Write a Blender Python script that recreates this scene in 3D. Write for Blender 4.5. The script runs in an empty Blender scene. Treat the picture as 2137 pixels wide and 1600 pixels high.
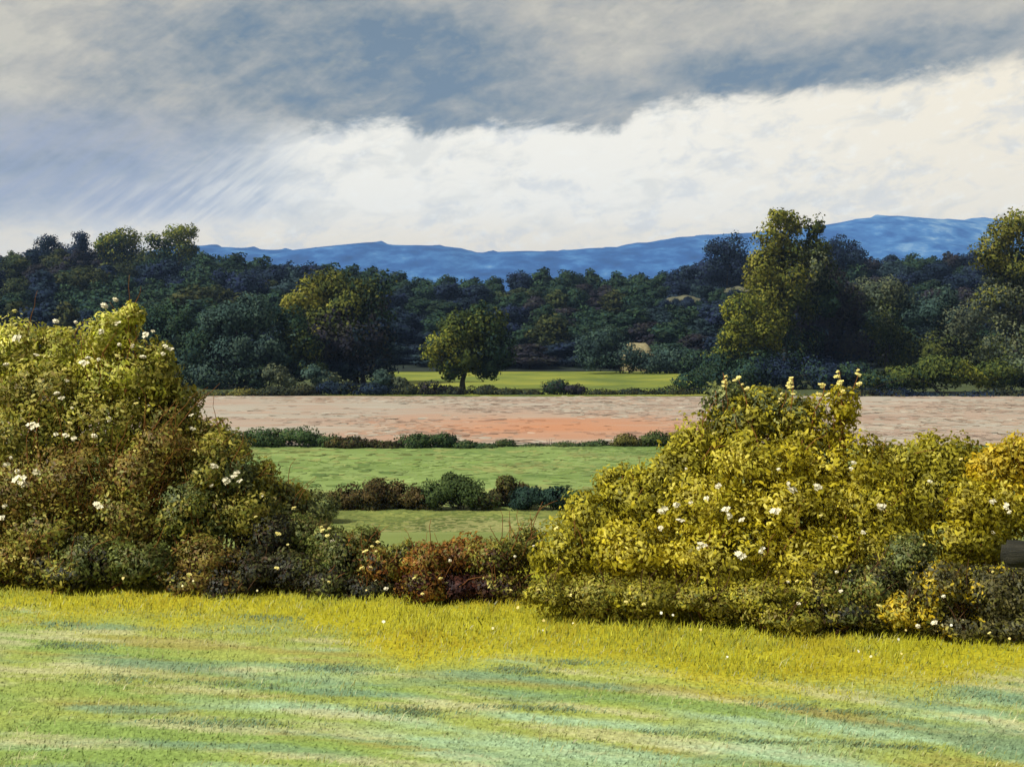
import bpy, math, random
import numpy as np

# ------------------------------------------------------------------ basics
F, CX, HY, EYE = 2579.0, 1068.5, 690.0, 2.4      # focal length / principal point / eye level, in photograph pixels
EXPO = 0.45
SUN_EL, SUN_AZ = 46.0, -119.0                     # azimuth clockwise from +Y (the view direction)
scene = bpy.context.scene
COL = scene.collection


def P(px, py, d):
    return np.array([(px - CX) / F * d, d, EYE + (HY - py) / F * d])


def lin(c, k=1.0):
    r = []
    for v in c:
        v = v / 255.0
        r.append((v / 12.92 if v <= 0.04045 else ((v + 0.055) / 1.055) ** 2.4) * k)
    return np.array(r)


def sstep(a, b, t):
    t = np.clip((t - a) / (b - a), 0, 1)
    return t * t * (3 - 2 * t)


def vnoise(x, y, seed=0):
    x = np.asarray(x, float); y = np.asarray(y, float)
    xi = np.floor(x).astype(np.int64); yi = np.floor(y).astype(np.int64)
    fx = x - xi; fy = y - yi
    fx = fx * fx * (3 - 2 * fx); fy = fy * fy * (3 - 2 * fy)

    def h(i, j):
        n = (i * 374761393 + j * 668265263 + seed * 1442695041) & 0xFFFFFFFF
        n = ((n ^ (n >> 13)) * 1274126177) & 0xFFFFFFFF
        n = n ^ (n >> 16)
        return (n & 0xFFFF) / 65535.0
    a = h(xi, yi); b = h(xi + 1, yi); c = h(xi, yi + 1); d = h(xi + 1, yi + 1)
    return (a * (1 - fx) + b * fx) * (1 - fy) + (c * (1 - fx) + d * fx) * fy


def fbm(x, y, seed=0, o=4):
    s = 0; a = 0.5; t = 0
    for k in range(o):
        s = s + a * vnoise(x * 2 ** k, y * 2 ** k, seed + k * 17); t += a; a *= 0.5
    return s / t


def T(x, y):
    """height of the land"""
    x = np.asarray(x, float); y = np.asarray(y, float)
    z = -5.6 * sstep(11, 46, y)
    H = 15 + 9 * np.clip(np.abs(x + 11) / 165, 0, 1.4) ** 1.5
    z = z + H * (sstep(235, 430, y) - sstep(480, 1000, y))
    return z


# ------------------------------------------------------------------ objects
def tag(o, label=None, cat=None, group=None, kind=None):
    if label: o['label'] = label
    if cat: o['category'] = cat
    if group: o['group'] = group
    if kind: o['kind'] = kind
    return o


def empty(name, loc, label, cat, group=None):
    o = bpy.data.objects.new(name, None)
    o.empty_display_size = 0.2
    o.location = [float(v) for v in loc]
    COL.objects.link(o)
    return tag(o, label, cat, group)


def mesh_obj(name, me, mat, parent=None, loc=None):
    o = bpy.data.objects.new(name, me)
    if mat is not None and not me.materials:
        me.materials.append(mat)
    COL.objects.link(o)
    if parent is not None:
        o.parent = parent
    if loc is not None:
        o.location = [float(v) for v in loc]
    return o


def mesh_np(name, verts, nface_verts, loops, cols=None, normals=None, smooth=True):
    """verts (N,3); loops flat vertex indices; nface_verts verts per face (int or array)"""
    me = bpy.data.meshes.new(name)
    verts = np.asarray(verts, np.float32); loops = np.asarray(loops, np.int32).ravel()
    if np.isscalar(nface_verts):
        nf = len(loops) // nface_verts
        tot = np.full(nf, nface_verts, np.int32)
    else:
        tot = np.asarray(nface_verts, np.int32); nf = len(tot)
    start = np.concatenate([[0], np.cumsum(tot)[:-1]]).astype(np.int32)
    me.vertices.add(len(verts)); me.vertices.foreach_set('co', verts.ravel())
    me.loops.add(len(loops)); me.loops.foreach_set('vertex_index', loops)
    me.polygons.add(nf); me.polygons.foreach_set('loop_start', start); me.polygons.foreach_set('loop_total', tot)
    me.polygons.foreach_set('use_smooth', np.full(nf, smooth, bool))
    me.update(calc_edges=True)
    if cols is not None:
        at = me.attributes.new('tint', 'FLOAT_COLOR', 'POINT')
        c = np.ones((len(verts), 4), np.float32); c[:, :3] = cols
        at.data.foreach_set('color', c.ravel())
    if normals is not None:
        me.normals_split_custom_set_from_vertices(normals.tolist())
    return me


def grid_mesh(name, xs, ys, zf, colf=None):
    X, Y = np.meshgrid(xs, ys)
    Z = zf(X, Y)
    v = np.stack([X, Y, Z], -1).reshape(-1, 3)
    nx, ny = len(xs), len(ys)
    i = np.arange(nx * ny).reshape(ny, nx)
    q = np.stack([i[:-1, :-1], i[:-1, 1:], i[1:, 1:], i[1:, :-1]], -1).reshape(-1)
    return mesh_np(name, v, 4, q, None if colf is None else colf(X, Y).reshape(-1, 3))


# ------------------------------------------------------------------ materials
def new_mat(name):
    m = bpy.data.materials.new(name); m.use_nodes = True
    nt = m.node_tree; nt.nodes.clear()
    return m, nt, nt.nodes.new


def leaf_mat(name, transl=0.3, vary=0.12, rough=0.55, spec=0.25, scale=3.0, gain=1.0):
    m, nt, N = new_mat(name)
    at = N('ShaderNodeAttribute'); at.attribute_name = 'tint'
    oi = N('ShaderNodeObjectInfo')
    hs = N('ShaderNodeHueSaturation')
    tc = N('ShaderNodeNewGeometry')
    nz = N('ShaderNodeTexNoise'); nz.inputs['Scale'].default_value = scale; nz.inputs['Detail'].default_value = 3
    nt.links.new(tc.outputs['Position'], nz.inputs['Vector'])
    mr = N('ShaderNodeMapRange'); mr.inputs[1].default_value = 0.3; mr.inputs[2].default_value = 0.7
    mr.inputs[3].default_value = (1 - 0.25) * gain; mr.inputs[4].default_value = 1.25 * gain
    nt.links.new(nz.outputs['Fac'], mr.inputs[0])
    mr2 = N('ShaderNodeMapRange'); mr2.inputs[3].default_value = 0.5 - vary * 0.12; mr2.inputs[4].default_value = 0.5 + vary * 0.12
    nt.links.new(oi.outputs['Random'], mr2.inputs[0])
    nt.links.new(mr2.outputs[0], hs.inputs['Hue'])
    mr3 = N('ShaderNodeMapRange'); mr3.inputs[3].default_value = 1 - vary; mr3.inputs[4].default_value = 1 + vary
    nt.links.new(oi.outputs['Random'], mr3.inputs[0])
    mu = N('ShaderNodeMath'); mu.operation = 'MULTIPLY'
    nt.links.new(mr.outputs[0], mu.inputs[0]); nt.links.new(mr3.outputs[0], mu.inputs[1])
    nt.links.new(mu.outputs[0], hs.inputs['Value'])
    nt.links.new(at.outputs['Color'], hs.inputs['Color'])
    b = N('ShaderNodeBsdfPrincipled'); b.inputs['Roughness'].default_value = rough
    b.inputs['Specular IOR Level'].default_value = spec
    nt.links.new(hs.outputs[0], b.inputs['Base Color'])
    t = N('ShaderNodeBsdfTranslucent'); nt.links.new(hs.outputs[0], t.inputs['Color'])
    mx = N('ShaderNodeMixShader'); mx.inputs[0].default_value = transl
    nt.links.new(b.outputs[0], mx.inputs[1]); nt.links.new(t.outputs[0], mx.inputs[2])
    out = N('ShaderNodeOutputMaterial'); nt.links.new(mx.outputs[0], out.inputs[0])
    return m


def set_ramp(cr, stops):
    el = cr.color_ramp.elements
    while len(el) < len(stops): el.new(0.5)
    stops = sorted(stops, key=lambda t: t[0])
    for i, (p_, c_) in enumerate(stops):
        el[i].position = p_; el[i].color = (*[float(v) for v in c_], 1)


def noise_mat(name, cols, scale, stretch=(1, 1, 1), detail=6, rough=0.9, bump=0.0, bscale=None, rot=0.0, pos=None, dist=0.4):
    """colour ramp over stretched noise on world position"""
    m, nt, N = new_mat(name)
    g = N('ShaderNodeNewGeometry'); mp = N('ShaderNodeMapping')
    mp.inputs['Scale'].default_value = stretch; mp.inputs['Rotation'].default_value = (0, 0, rot)
    nt.links.new(g.outputs['Position'], mp.inputs['Vector'])
    nz = N('ShaderNodeTexNoise'); nz.inputs['Scale'].default_value = scale; nz.inputs['Detail'].default_value = detail
    nz.inputs['Roughness'].default_value = 0.62; nz.inputs['Distortion'].default_value = dist
    nt.links.new(mp.outputs[0], nz.inputs['Vector'])
    cr = N('ShaderNodeValToRGB')
    pos = pos or [0.3 + 0.4 * i / max(1, len(cols) - 1) for i in range(len(cols))]
    set_ramp(cr, list(zip(pos, cols)))
    nt.links.new(nz.outputs['Fac'], cr.inputs[0])
    b = N('ShaderNodeBsdfPrincipled'); b.inputs['Roughness'].default_value = rough
    b.inputs['Specular IOR Level'].default_value = 0.15
    nt.links.new(cr.outputs[0], b.inputs['Base Color'])
    if bump:
        n2 = N('ShaderNodeTexNoise'); n2.inputs['Scale'].default_value = bscale or scale * 4; n2.inputs['Detail'].default_value = 6
        nt.links.new(mp.outputs[0], n2.inputs['Vector'])
        bp = N('ShaderNodeBump'); bp.inputs['Strength'].default_value = bump; bp.inputs['Distance'].default_value = 0.3
        nt.links.new(n2.outputs['Fac'], bp.inputs['Height']); nt.links.new(bp.outputs[0], b.inputs['Normal'])
    out = N('ShaderNodeOutputMaterial'); nt.links.new(b.outputs[0], out.inputs[0])
    return m


M_LEAF_NEAR = leaf_mat('bush leaves', 0.45, 0.0, scale=4.0, gain=1.12)
M_LEAF_FAR = leaf_mat('tree leaves', 0.22, 0.10, 0.8, 0.05, scale=0.12, gain=0.88)
M_GRASS = leaf_mat('grass blades', 0.3, 0.0, 0.6, 0.2, scale=5.0)
M_BARK = noise_mat('bark', [lin((38, 34, 30)), lin((70, 62, 50))], 6, (1, 1, 0.25), bump=0.4)
M_TWIG = noise_mat('twig bark', [lin((95, 55, 28)), lin((140, 95, 45))], 9)
M_TWIGDK = noise_mat('dark twig bark', [lin((48, 34, 24)), lin((95, 66, 36))], 9)
M_BLOSSOM = noise_mat('cream petals', [lin((206, 192, 146)), lin((226, 216, 184))], 40, rough=0.6)
M_SPRIG = noise_mat('pale yellow petals', [lin((205, 185, 85)), lin((235, 220, 140))], 40, rough=0.6)


# ------------------------------------------------------------------ foliage
def unit(v):
    return v / np.maximum(1e-9, np.linalg.norm(v, axis=-1, keepdims=True))


def rand_dirs(rng, n):
    return unit(rng.normal(size=(n, 3)))


HEX = np.array([(-0.5, 0, 0), (-0.2, 0.5, 0.12), (0.2, 0.42, 0.12), (0.5, 0, -0.05), (0.2, -0.42, 0.12), (-0.2, -0.5, 0.12)])
DIA = np.array([(-0.5, 0, 0), (0.0, 0.5, 0.15), (0.5, 0, 0), (0.0, -0.5, 0.15)])


def leaves(name, pts, nrm, size, cols, rng, shape=DIA, aspect=0.6, wild=0.8, soft=0.7, droop=None):
    n = len(pts); k = len(shape)
    ln = unit(nrm + wild * rng.normal(size=(n, 3)) * 0.7)
    a = unit(np.cross(ln, rng.normal(size=(n, 3))))
    if droop is not None:
        a = unit(a + droop)
        a = unit(a - ln * np.sum(a * ln, 1, keepdims=True))
    b = np.cross(ln, a)
    s = size[:, None]
    V = np.empty((n, k, 3))
    for i, (u, v, w) in enumerate(shape):
        V[:, i] = pts + a * s * u + b * s * (v * aspect) + ln * s * w
    N = unit(soft * nrm + (1 - soft) * ln)
    flip = np.sum(N * ln, 1) > 0      # winding above runs clockwise about ln
    loops = np.arange(n * k).reshape(n, k)
    loops[flip] = loops[flip][:, ::-1]
    return mesh_np(name, V.reshape(-1, 3), k, loops, np.repeat(cols, k, 0), np.repeat(N, k, 0))


def clump_points(blobs, n, rng, sub=(0.28, 0.5), nsub=14, shell=0.45, jit=0.16, mixin=0.35, wsub=0.55):
    """blobs: (centre, radii, palette). Leaves gather in sub-clumps over each blob."""
    w = np.array([(r[0] * r[2] + r[0] * r[1] + r[1] * r[2]) for _, r, _ in blobs]); w = w / w.sum()
    PT, NR, CL = [], [], []
    cen = np.array([b[0] for b in blobs])
    for (c, r, pal), wi in zip(blobs, w):
        m = max(12, int(n * wi))
        pal = np.array(pal, float)
        K = nsub
        d = rand_dirs(rng, K)
        sc = c + d * r * rng.uniform(0.45, 0.92, (K, 1))
        sr = np.mean(r) * rng.uniform(*sub, K)
        srv = sr[:, None] * (np.asarray(r) / np.mean(r)) ** 0.6
        spal = rng.integers(0, len(pal), K)
        sval = rng.uniform(1 - jit * 1.4, 1 + jit * 1.4, K)
        i = rng.integers(0, K, m)
        dd = rand_dirs(rng, m)
        rad = shell + (1 - shell) * rng.random(m) ** 0.6
        rad *= np.where(rng.random(m) < 0.08, rng.uniform(1, 1.25, m), 1)
        p = sc[i] + srv[i] * dd * rad[:, None]
        nn = unit(wsub * dd + 0.75 * unit((p - c) / np.asarray(r)) + np.array([0, 0, 0.12]))
        own = rng.random(m) < 0.6
        ci = np.where(own, spal[i], rng.integers(0, len(pal), m))
        base_c = pal[ci]
        if len(blobs) > 1 and mixin > 0:
            dist = np.linalg.norm(p[:, None, :] - cen[None], axis=2)
            o2 = np.argsort(dist, 1)[:, rng.integers(0, min(3, len(blobs)))]
            pick = np.where(rng.random(m) < mixin)[0]
            for q in pick:
                ap = blobs[o2[q]][2]; base_c[q] = ap[rng.integers(len(ap))]
        col = base_c * (sval[i] * rng.uniform(1 - jit, 1 + jit, m))[:, None]
        PT.append(p); NR.append(nn); CL.append(col)
    return np.concatenate(PT), np.concatenate(NR), np.concatenate(CL)


def tubes(name, lines, sides=6):
    """lines: list of (points (k,3), radii (k,))"""
    V, L, tot = [], [], []
    base = 0
    for pts, rad in lines:
        pts = np.asarray(pts, float); k = len(pts)
        tan = unit(np.gradient(pts, axis=0))
        ref = np.array([0.31, 0.9, 0.2])
        u = unit(np.cross(tan, ref)); v = np.cross(tan, u)
        for i in range(k):
            for s in range(sides):
                a = 2 * math.pi * s / sides
                V.append(pts[i] + rad[i] * (math.cos(a) * u[i] + math.sin(a) * v[i]))
        for i in range(k - 1):
            for s in range(sides):
                s2 = (s + 1) % sides
                L += [base + i * sides + s, base + i * sides + s2, base + (i + 1) * sides + s2, base + (i + 1) * sides + s]
                tot.append(4)
        L += [base + (k - 1) * sides + s for s in range(sides)]; tot.append(sides)
        base += k * sides
    return mesh_np(name, V, np.array(tot), L)


def curve_pts(a, b, rng, bend=0.12, k=7, sag=None):
    a = np.asarray(a, float); b = np.asarray(b, float)
    t = np.linspace(0, 1, k)[:, None]
    L = np.linalg.norm(b - a)
    off = rng.normal(size=3) * bend * L
    if sag is not None: off = off + np.array([0, 0, sag * L])
    p = a + (b - a) * t + off * (4 * t * (1 - t)) * 0.6
    p[1:-1] += rng.normal(size=(k - 2, 3)) * 0.015 * L
    return p


def pal(*cs, k=1.0):
    return [lin(c, k) for c in cs]


# near palettes (leaf colours)
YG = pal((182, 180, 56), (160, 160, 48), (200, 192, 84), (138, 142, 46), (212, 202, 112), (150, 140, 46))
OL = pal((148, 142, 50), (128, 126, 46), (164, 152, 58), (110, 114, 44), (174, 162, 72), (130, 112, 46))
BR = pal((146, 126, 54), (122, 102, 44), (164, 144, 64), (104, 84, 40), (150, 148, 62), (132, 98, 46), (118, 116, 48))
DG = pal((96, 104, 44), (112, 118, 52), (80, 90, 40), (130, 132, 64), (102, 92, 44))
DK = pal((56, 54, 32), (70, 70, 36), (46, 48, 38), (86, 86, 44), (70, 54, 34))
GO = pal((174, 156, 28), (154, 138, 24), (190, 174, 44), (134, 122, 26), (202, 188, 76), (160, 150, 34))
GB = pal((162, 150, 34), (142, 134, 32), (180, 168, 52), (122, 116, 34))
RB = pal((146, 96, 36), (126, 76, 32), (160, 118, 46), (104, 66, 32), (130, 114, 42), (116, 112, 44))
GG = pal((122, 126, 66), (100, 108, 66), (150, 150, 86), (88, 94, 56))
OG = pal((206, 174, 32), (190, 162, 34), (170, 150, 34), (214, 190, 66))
GR = pal((104, 98, 60), (88, 86, 54), (122, 112, 62), (74, 72, 50), (118, 114, 50))  # shade under the right-hand bush, put into the leaf colour
# far palettes; cloud shadow on the wood is put into its dark tones
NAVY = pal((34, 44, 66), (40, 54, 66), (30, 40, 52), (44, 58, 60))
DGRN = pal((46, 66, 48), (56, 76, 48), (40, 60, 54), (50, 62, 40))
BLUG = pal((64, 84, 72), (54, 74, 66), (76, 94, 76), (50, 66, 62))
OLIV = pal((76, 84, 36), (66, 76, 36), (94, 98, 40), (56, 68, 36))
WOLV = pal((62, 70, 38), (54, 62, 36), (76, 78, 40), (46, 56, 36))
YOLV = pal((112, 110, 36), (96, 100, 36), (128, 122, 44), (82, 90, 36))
LIT_OLIV = pal((128, 128, 46), (108, 112, 42), (146, 142, 58), (88, 98, 40))  # sunlit sides and tops of trees, light put into the leaf colour
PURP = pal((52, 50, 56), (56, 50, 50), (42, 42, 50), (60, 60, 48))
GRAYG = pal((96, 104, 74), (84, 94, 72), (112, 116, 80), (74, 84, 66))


def px_blobs(bl, d0, depth=1.0, maxr=None):
    """(px, py, rx, ry, palette[, extra distance]) -> world blobs, each as deep as it is wide"""
    out = []
    for b in bl:
        px, py, rx, ry, pl = b[:5]
        ex = b[5] if len(b) > 5 else 0.0
        rw = rx * d0 / F
        rd = rw * depth
        if maxr: rd = min(rd, maxr)
        d = d0 + rd + ex
        c = P(px, py, d); s = d / F
        out.append((c, np.array([rx * s, rd, ry * s]), pl))
    return out


def front_depth(blobs, px, py):
    o = np.array([0, 0, EYE]); dr = np.array([(px - CX) / F, 1.0, (HY - py) / F])
    best = None
    for c, r, _ in blobs:
        oc = (o - c) / r; dd = dr / r
        A = dd @ dd; B = 2 * oc @ dd; C = oc @ oc - 1.0
        D = B * B - 4 * A * C
        if D >= 0:
            t = (-B - math.sqrt(D)) / (2 * A)
            if best is None or t < best: best = t
    return best


# ------------------------------------------------------------------ trees
def tree(name, label, cat, px, d, blobs_px, n, size, seed, trunk_r=0.35, group=None, trunk_px=None, depth=0.9, shrub=False, nsub=14, fork=1):
    rng = np.random.default_rng(seed)
    bl = px_blobs(blobs_px, d, depth)
    mid = np.mean([b[0] for b in bl], 0)
    bx = (px - CX) / F * mid[1]
    base = np.array([bx, mid[1], float(T(bx, mid[1]))])
    root = empty(name, base, label, cat, group)
    p, nn, col = clump_points(bl, int(n * 3.0), rng, nsub=nsub + 8, sub=(0.34, 0.58), shell=0.35, jit=0.11, wsub=0.4)
    ok = p[:, 2] > base[2] + 0.05
    p, nn, col = p[ok] - base, nn[ok], col[ok]
    me = leaves('foliage' if shrub else 'crown', p, nn, size * 0.78 * rng.uniform(0.5, 1.5, len(p)), col, rng, DIA, 0.62, 0.75, 0.78)
    mesh_obj('foliage' if shrub else 'crown', me, M_LEAF_FAR, root)
    lines = []
    hi = max(b[0][2] for b in bl) - base[2]
    lo = min(b[0][2] - b[1][2] for b in bl) - base[2]
    kk = 3 if shrub else fork
    for f in range(kk):
        off = 0 if kk == 1 else (f - (kk - 1) / 2) * trunk_r * 3.2
        top = np.array([mid[0] - base[0] + off, 0, max(hi * 0.8, 0.5)])
        pts = curve_pts((off * 0.6, 0, -0.2), top, rng, 0.04, 8)
        rad = np.linspace(1.0, 0.3, 8) * trunk_r / math.sqrt(kk); rad[0] *= 1.5
        lines.append((pts, rad))
        for c, r, _ in bl:
            j = rng.integers(2, 6)
            lines.append((curve_pts(pts[j], c - base + r * rng.uniform(-0.4, 0.4, 3), rng, 0.1, 6), np.linspace(rad[j] * 0.7, 0.03, 6)))
    mesh_obj('stems' if shrub else 'trunk', tubes('trunk', lines, 6), M_BARK, root)
    return root


TREES_V = 'valley trees along the ploughed field'
tree('round_tree', 'small round tree lit yellow on one side standing alone on the bright yellow meadow', 'tree', 965, 160,  # sun from the left painted in: yellow left blobs, darker right ones
     [(928, 722, 42, 52, LIT_OLIV, 0), (958, 690, 45, 42, OLIV, 0.5), (1005, 690, 52, 45, OLIV, 1), (1035, 722, 42, 46, DGRN, 1.5), (975, 745, 42, 32, OLIV, -0.5), (1000, 655, 30, 22, DGRN, 2), (945, 770, 34, 24, DGRN, 1), (1010, 768, 40, 24, DGRN, 2)],
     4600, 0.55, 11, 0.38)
tree('oak_tree', 'large broad dark tree with lit olive top at the far edge of the ploughed field', 'tree', 752, 178,  # lit top and shaded lower crown are put into the blob palettes
     [(640, 625, 58, 50, LIT_OLIV, 4), (715, 600, 66, 42, OLIV, 5), (780, 640, 52, 66, DGRN, 5), (705, 665, 88, 66, OLIV, 2), (755, 712, 66, 52, PURP, 2), (680, 722, 56, 50, PURP, 2), (800, 705, 36, 44, NAVY, 4), (700, 775, 56, 26, NAVY, 3), (780, 770, 46, 26, NAVY, 3)],
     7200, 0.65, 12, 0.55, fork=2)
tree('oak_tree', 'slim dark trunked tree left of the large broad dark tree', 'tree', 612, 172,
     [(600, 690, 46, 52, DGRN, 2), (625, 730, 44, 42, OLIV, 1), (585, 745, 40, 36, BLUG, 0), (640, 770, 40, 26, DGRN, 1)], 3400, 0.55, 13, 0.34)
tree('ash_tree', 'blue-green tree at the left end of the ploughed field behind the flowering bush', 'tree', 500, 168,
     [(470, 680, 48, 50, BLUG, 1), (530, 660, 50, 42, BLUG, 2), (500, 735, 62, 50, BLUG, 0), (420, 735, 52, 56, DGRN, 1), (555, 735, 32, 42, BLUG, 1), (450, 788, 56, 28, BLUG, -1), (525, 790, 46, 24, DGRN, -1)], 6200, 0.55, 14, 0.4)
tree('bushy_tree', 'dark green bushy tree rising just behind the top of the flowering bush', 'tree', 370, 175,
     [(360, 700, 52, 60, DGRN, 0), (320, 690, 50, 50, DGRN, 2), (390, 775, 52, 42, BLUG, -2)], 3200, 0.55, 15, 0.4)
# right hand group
tree('poplar_tree', 'tallest tree, knobbly-topped poplar lit olive yellow on one side', 'tree', 1625, 196,  # lit left and shaded right side are coloured into the blobs
     [(1622, 452, 24, 22, LIT_OLIV, 0), (1655, 470, 26, 26, LIT_OLIV, 1), (1698, 476, 25, 28, OLIV, 1.5), (1612, 500, 44, 36, LIT_OLIV, 0), (1676, 520, 56, 40, OLIV, 1),
      (1586, 560, 42, 44, LIT_OLIV, -1), (1640, 570, 56, 50, LIT_OLIV, 0), (1702, 560, 38, 50, GRAYG, 1), (1590, 622, 44, 40, LIT_OLIV, -1), (1650, 640, 56, 54, OLIV, 1), (1610, 700, 56, 58, OLIV, 1), (1665, 730, 50, 58, DGRN, 2), (1720, 620, 36, 44, DGRN, 2)],
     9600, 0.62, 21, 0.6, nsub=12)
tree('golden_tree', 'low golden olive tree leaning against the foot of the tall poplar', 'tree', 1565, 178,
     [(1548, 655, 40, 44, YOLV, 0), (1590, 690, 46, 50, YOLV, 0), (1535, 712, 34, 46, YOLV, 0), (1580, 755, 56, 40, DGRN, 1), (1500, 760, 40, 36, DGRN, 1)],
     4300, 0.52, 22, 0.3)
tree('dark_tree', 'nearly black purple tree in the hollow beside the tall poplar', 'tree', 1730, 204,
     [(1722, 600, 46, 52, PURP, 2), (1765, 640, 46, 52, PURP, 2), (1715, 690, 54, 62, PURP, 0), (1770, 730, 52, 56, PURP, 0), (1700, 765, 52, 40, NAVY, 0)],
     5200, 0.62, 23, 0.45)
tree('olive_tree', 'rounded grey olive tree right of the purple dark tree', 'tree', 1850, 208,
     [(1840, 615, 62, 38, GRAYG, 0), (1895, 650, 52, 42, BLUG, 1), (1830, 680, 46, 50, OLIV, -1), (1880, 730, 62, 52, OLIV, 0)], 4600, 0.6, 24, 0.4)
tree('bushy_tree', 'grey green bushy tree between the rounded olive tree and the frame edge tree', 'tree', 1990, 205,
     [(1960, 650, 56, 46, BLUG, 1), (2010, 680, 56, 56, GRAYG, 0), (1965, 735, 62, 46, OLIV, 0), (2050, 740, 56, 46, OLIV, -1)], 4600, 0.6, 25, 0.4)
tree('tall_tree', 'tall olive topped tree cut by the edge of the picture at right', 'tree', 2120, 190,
     [(2092, 490, 44, 36, LIT_OLIV, 0), (2135, 465, 44, 36, LIT_OLIV, 1), (2070, 530, 40, 32, LIT_OLIV, 0), (2120, 555, 62, 46, OLIV, 0), (2100, 630, 62, 56, GRAYG, 0), (2160, 600, 56, 72, OLIV, 2), (2125, 715, 72, 60, GRAYG, 0), (2180, 500, 40, 50, OLIV, 2)],
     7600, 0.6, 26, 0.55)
# skyline individuals
tree('crown_tree', 'olive lit rounded tree standing up on the wooded skyline, first of two', 'tree', 245, 405,
     [(225, 505, 30, 22, LIT_OLIV), (262, 498, 32, 24, LIT_OLIV), (245, 525, 48, 22, DGRN)], 2000, 0.95, 31, 0.4)
tree('crown_tree', 'olive lit tree with a ragged corner on the skyline where the blue hills begin', 'tree', 360, 400,
     [(335, 510, 36, 26, OLIV), (375, 490, 34, 24, LIT_OLIV), (398, 480, 14, 14, LIT_OLIV), (350, 545, 52, 28, DGRN), (385, 520, 28, 24, OLIV)], 2400, 0.95, 32, 0.45)
tree('crown_tree', 'small navy tree left of the two olive skyline trees', 'tree', 168, 425,
     [(170, 505, 22, 22, NAVY), (160, 528, 34, 20, NAVY)], 1100, 0.9, 33, 0.35)
tree('crown_tree', 'tiny dark tree on the skyline near the left end of the wood', 'tree', 98, 430,
     [(98, 508, 26, 18, NAVY), (110, 528, 40, 20, NAVY)], 1100, 0.9, 34, 0.35)
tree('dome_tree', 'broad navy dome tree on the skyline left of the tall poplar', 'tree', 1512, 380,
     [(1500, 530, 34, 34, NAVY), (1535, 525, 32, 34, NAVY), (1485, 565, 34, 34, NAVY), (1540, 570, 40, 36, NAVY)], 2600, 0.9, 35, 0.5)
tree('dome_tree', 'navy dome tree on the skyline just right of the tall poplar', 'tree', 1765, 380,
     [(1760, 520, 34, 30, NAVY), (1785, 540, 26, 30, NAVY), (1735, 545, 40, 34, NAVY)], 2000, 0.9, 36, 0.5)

# pale shrubs at the wood edge
tree('pale_shrub', 'pale blue-green rounded shrub in front of the straw haystack', 'shrub', 1300, 226,
     [(1240, 735, 46, 36, BLUG, 0), (1295, 750, 50, 34, BLUG, 0), (1262, 705, 32, 22, BLUG, 1), (1350, 760, 40, 24, BLUG, 0)], 3000, 0.6, 41, 0.12, shrub=True)
tree('pale_shrub', 'small grey green shrub right of the straw haystack', 'shrub', 1400, 228,
     [(1400, 752, 40, 32, BLUG, 0), (1435, 765, 40, 28, DGRN, 0)], 1600, 0.6, 42, 0.12, shrub=True)
tree('pale_shrub', 'pale green shrub between the slim trunk and the large broad dark tree', 'shrub', 668, 166,
     [(660, 783, 30, 18, BLUG, 0), (690, 790, 24, 14, GRAYG, 0)], 800, 0.45, 43, 0.08, shrub=True)
tree('pale_shrub', 'dusky blue-green shrub at the left end of the yellow meadow', 'shrub', 815, 158,
     [(800, 795, 30, 20, BLUG, 0), (832, 802, 26, 13, GRAYG, 0)], 900, 0.4, 48, 0.08, shrub=True)
tree('pale_shrub', 'pale green shrub under the blue-green tree beside the ploughed field', 'shrub', 575, 165,
     [(572, 782, 28, 22, GRAYG, 0), (600, 795, 24, 12, GRAYG, 0)], 800, 0.45, 44, 0.08, shrub=True)
tree('wide_shrub', 'wide olive green shrub mass along the far side of the ploughed field at right', 'shrub', 1960, 156,
     [(1900, 785, 56, 26, OLIV, 0), (1960, 775, 62, 32, OLIV, 0), (2030, 785, 56, 26, YOLV, 0), (1840, 795, 46, 20, DGRN, 0)], 4000, 0.5, 45, 0.12, shrub=True)
tree('wide_shrub', 'dark green shrub mass between the tall poplar and the top of the golden bush', 'shrub', 1600, 166,
     [(1490, 788, 46, 26, DGRN, 0), (1560, 780, 52, 34, DGRN, 0), (1640, 780, 56, 36, NAVY, 0), (1720, 782, 56, 34, NAVY, 0), (1790, 785, 50, 30, DGRN, 0), (1440, 796, 36, 18, DGRN, 0)], 5200, 0.5, 47, 0.12, shrub=True)
tree('wide_shrub', 'olive shrub at the picture edge beyond the ploughed field', 'shrub', 2110, 156,
     [(2085, 780, 46, 32, OLIV, 0), (2150, 775, 62, 36, GRAYG, 0)], 2600, 0.5, 46, 0.12, shrub=True)

# ------------------------------------------------------------------ the wood: many trees sharing a few crowns
SKY_X = [-500, 0, 100, 180, 300, 400, 450, 520, 600, 700, 780, 850, 950, 1000, 1060, 1150, 1220, 1300, 1380, 1450, 1500, 1700, 1800, 1900, 2000, 2137, 2700]
SKY_Y = [515, 520, 518, 520, 522, 520, 520, 527, 540, 548, 562, 570, 572, 576, 572, 553, 562, 572, 560, 548, 530, 528, 530, 532, 528, 515, 510]


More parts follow.
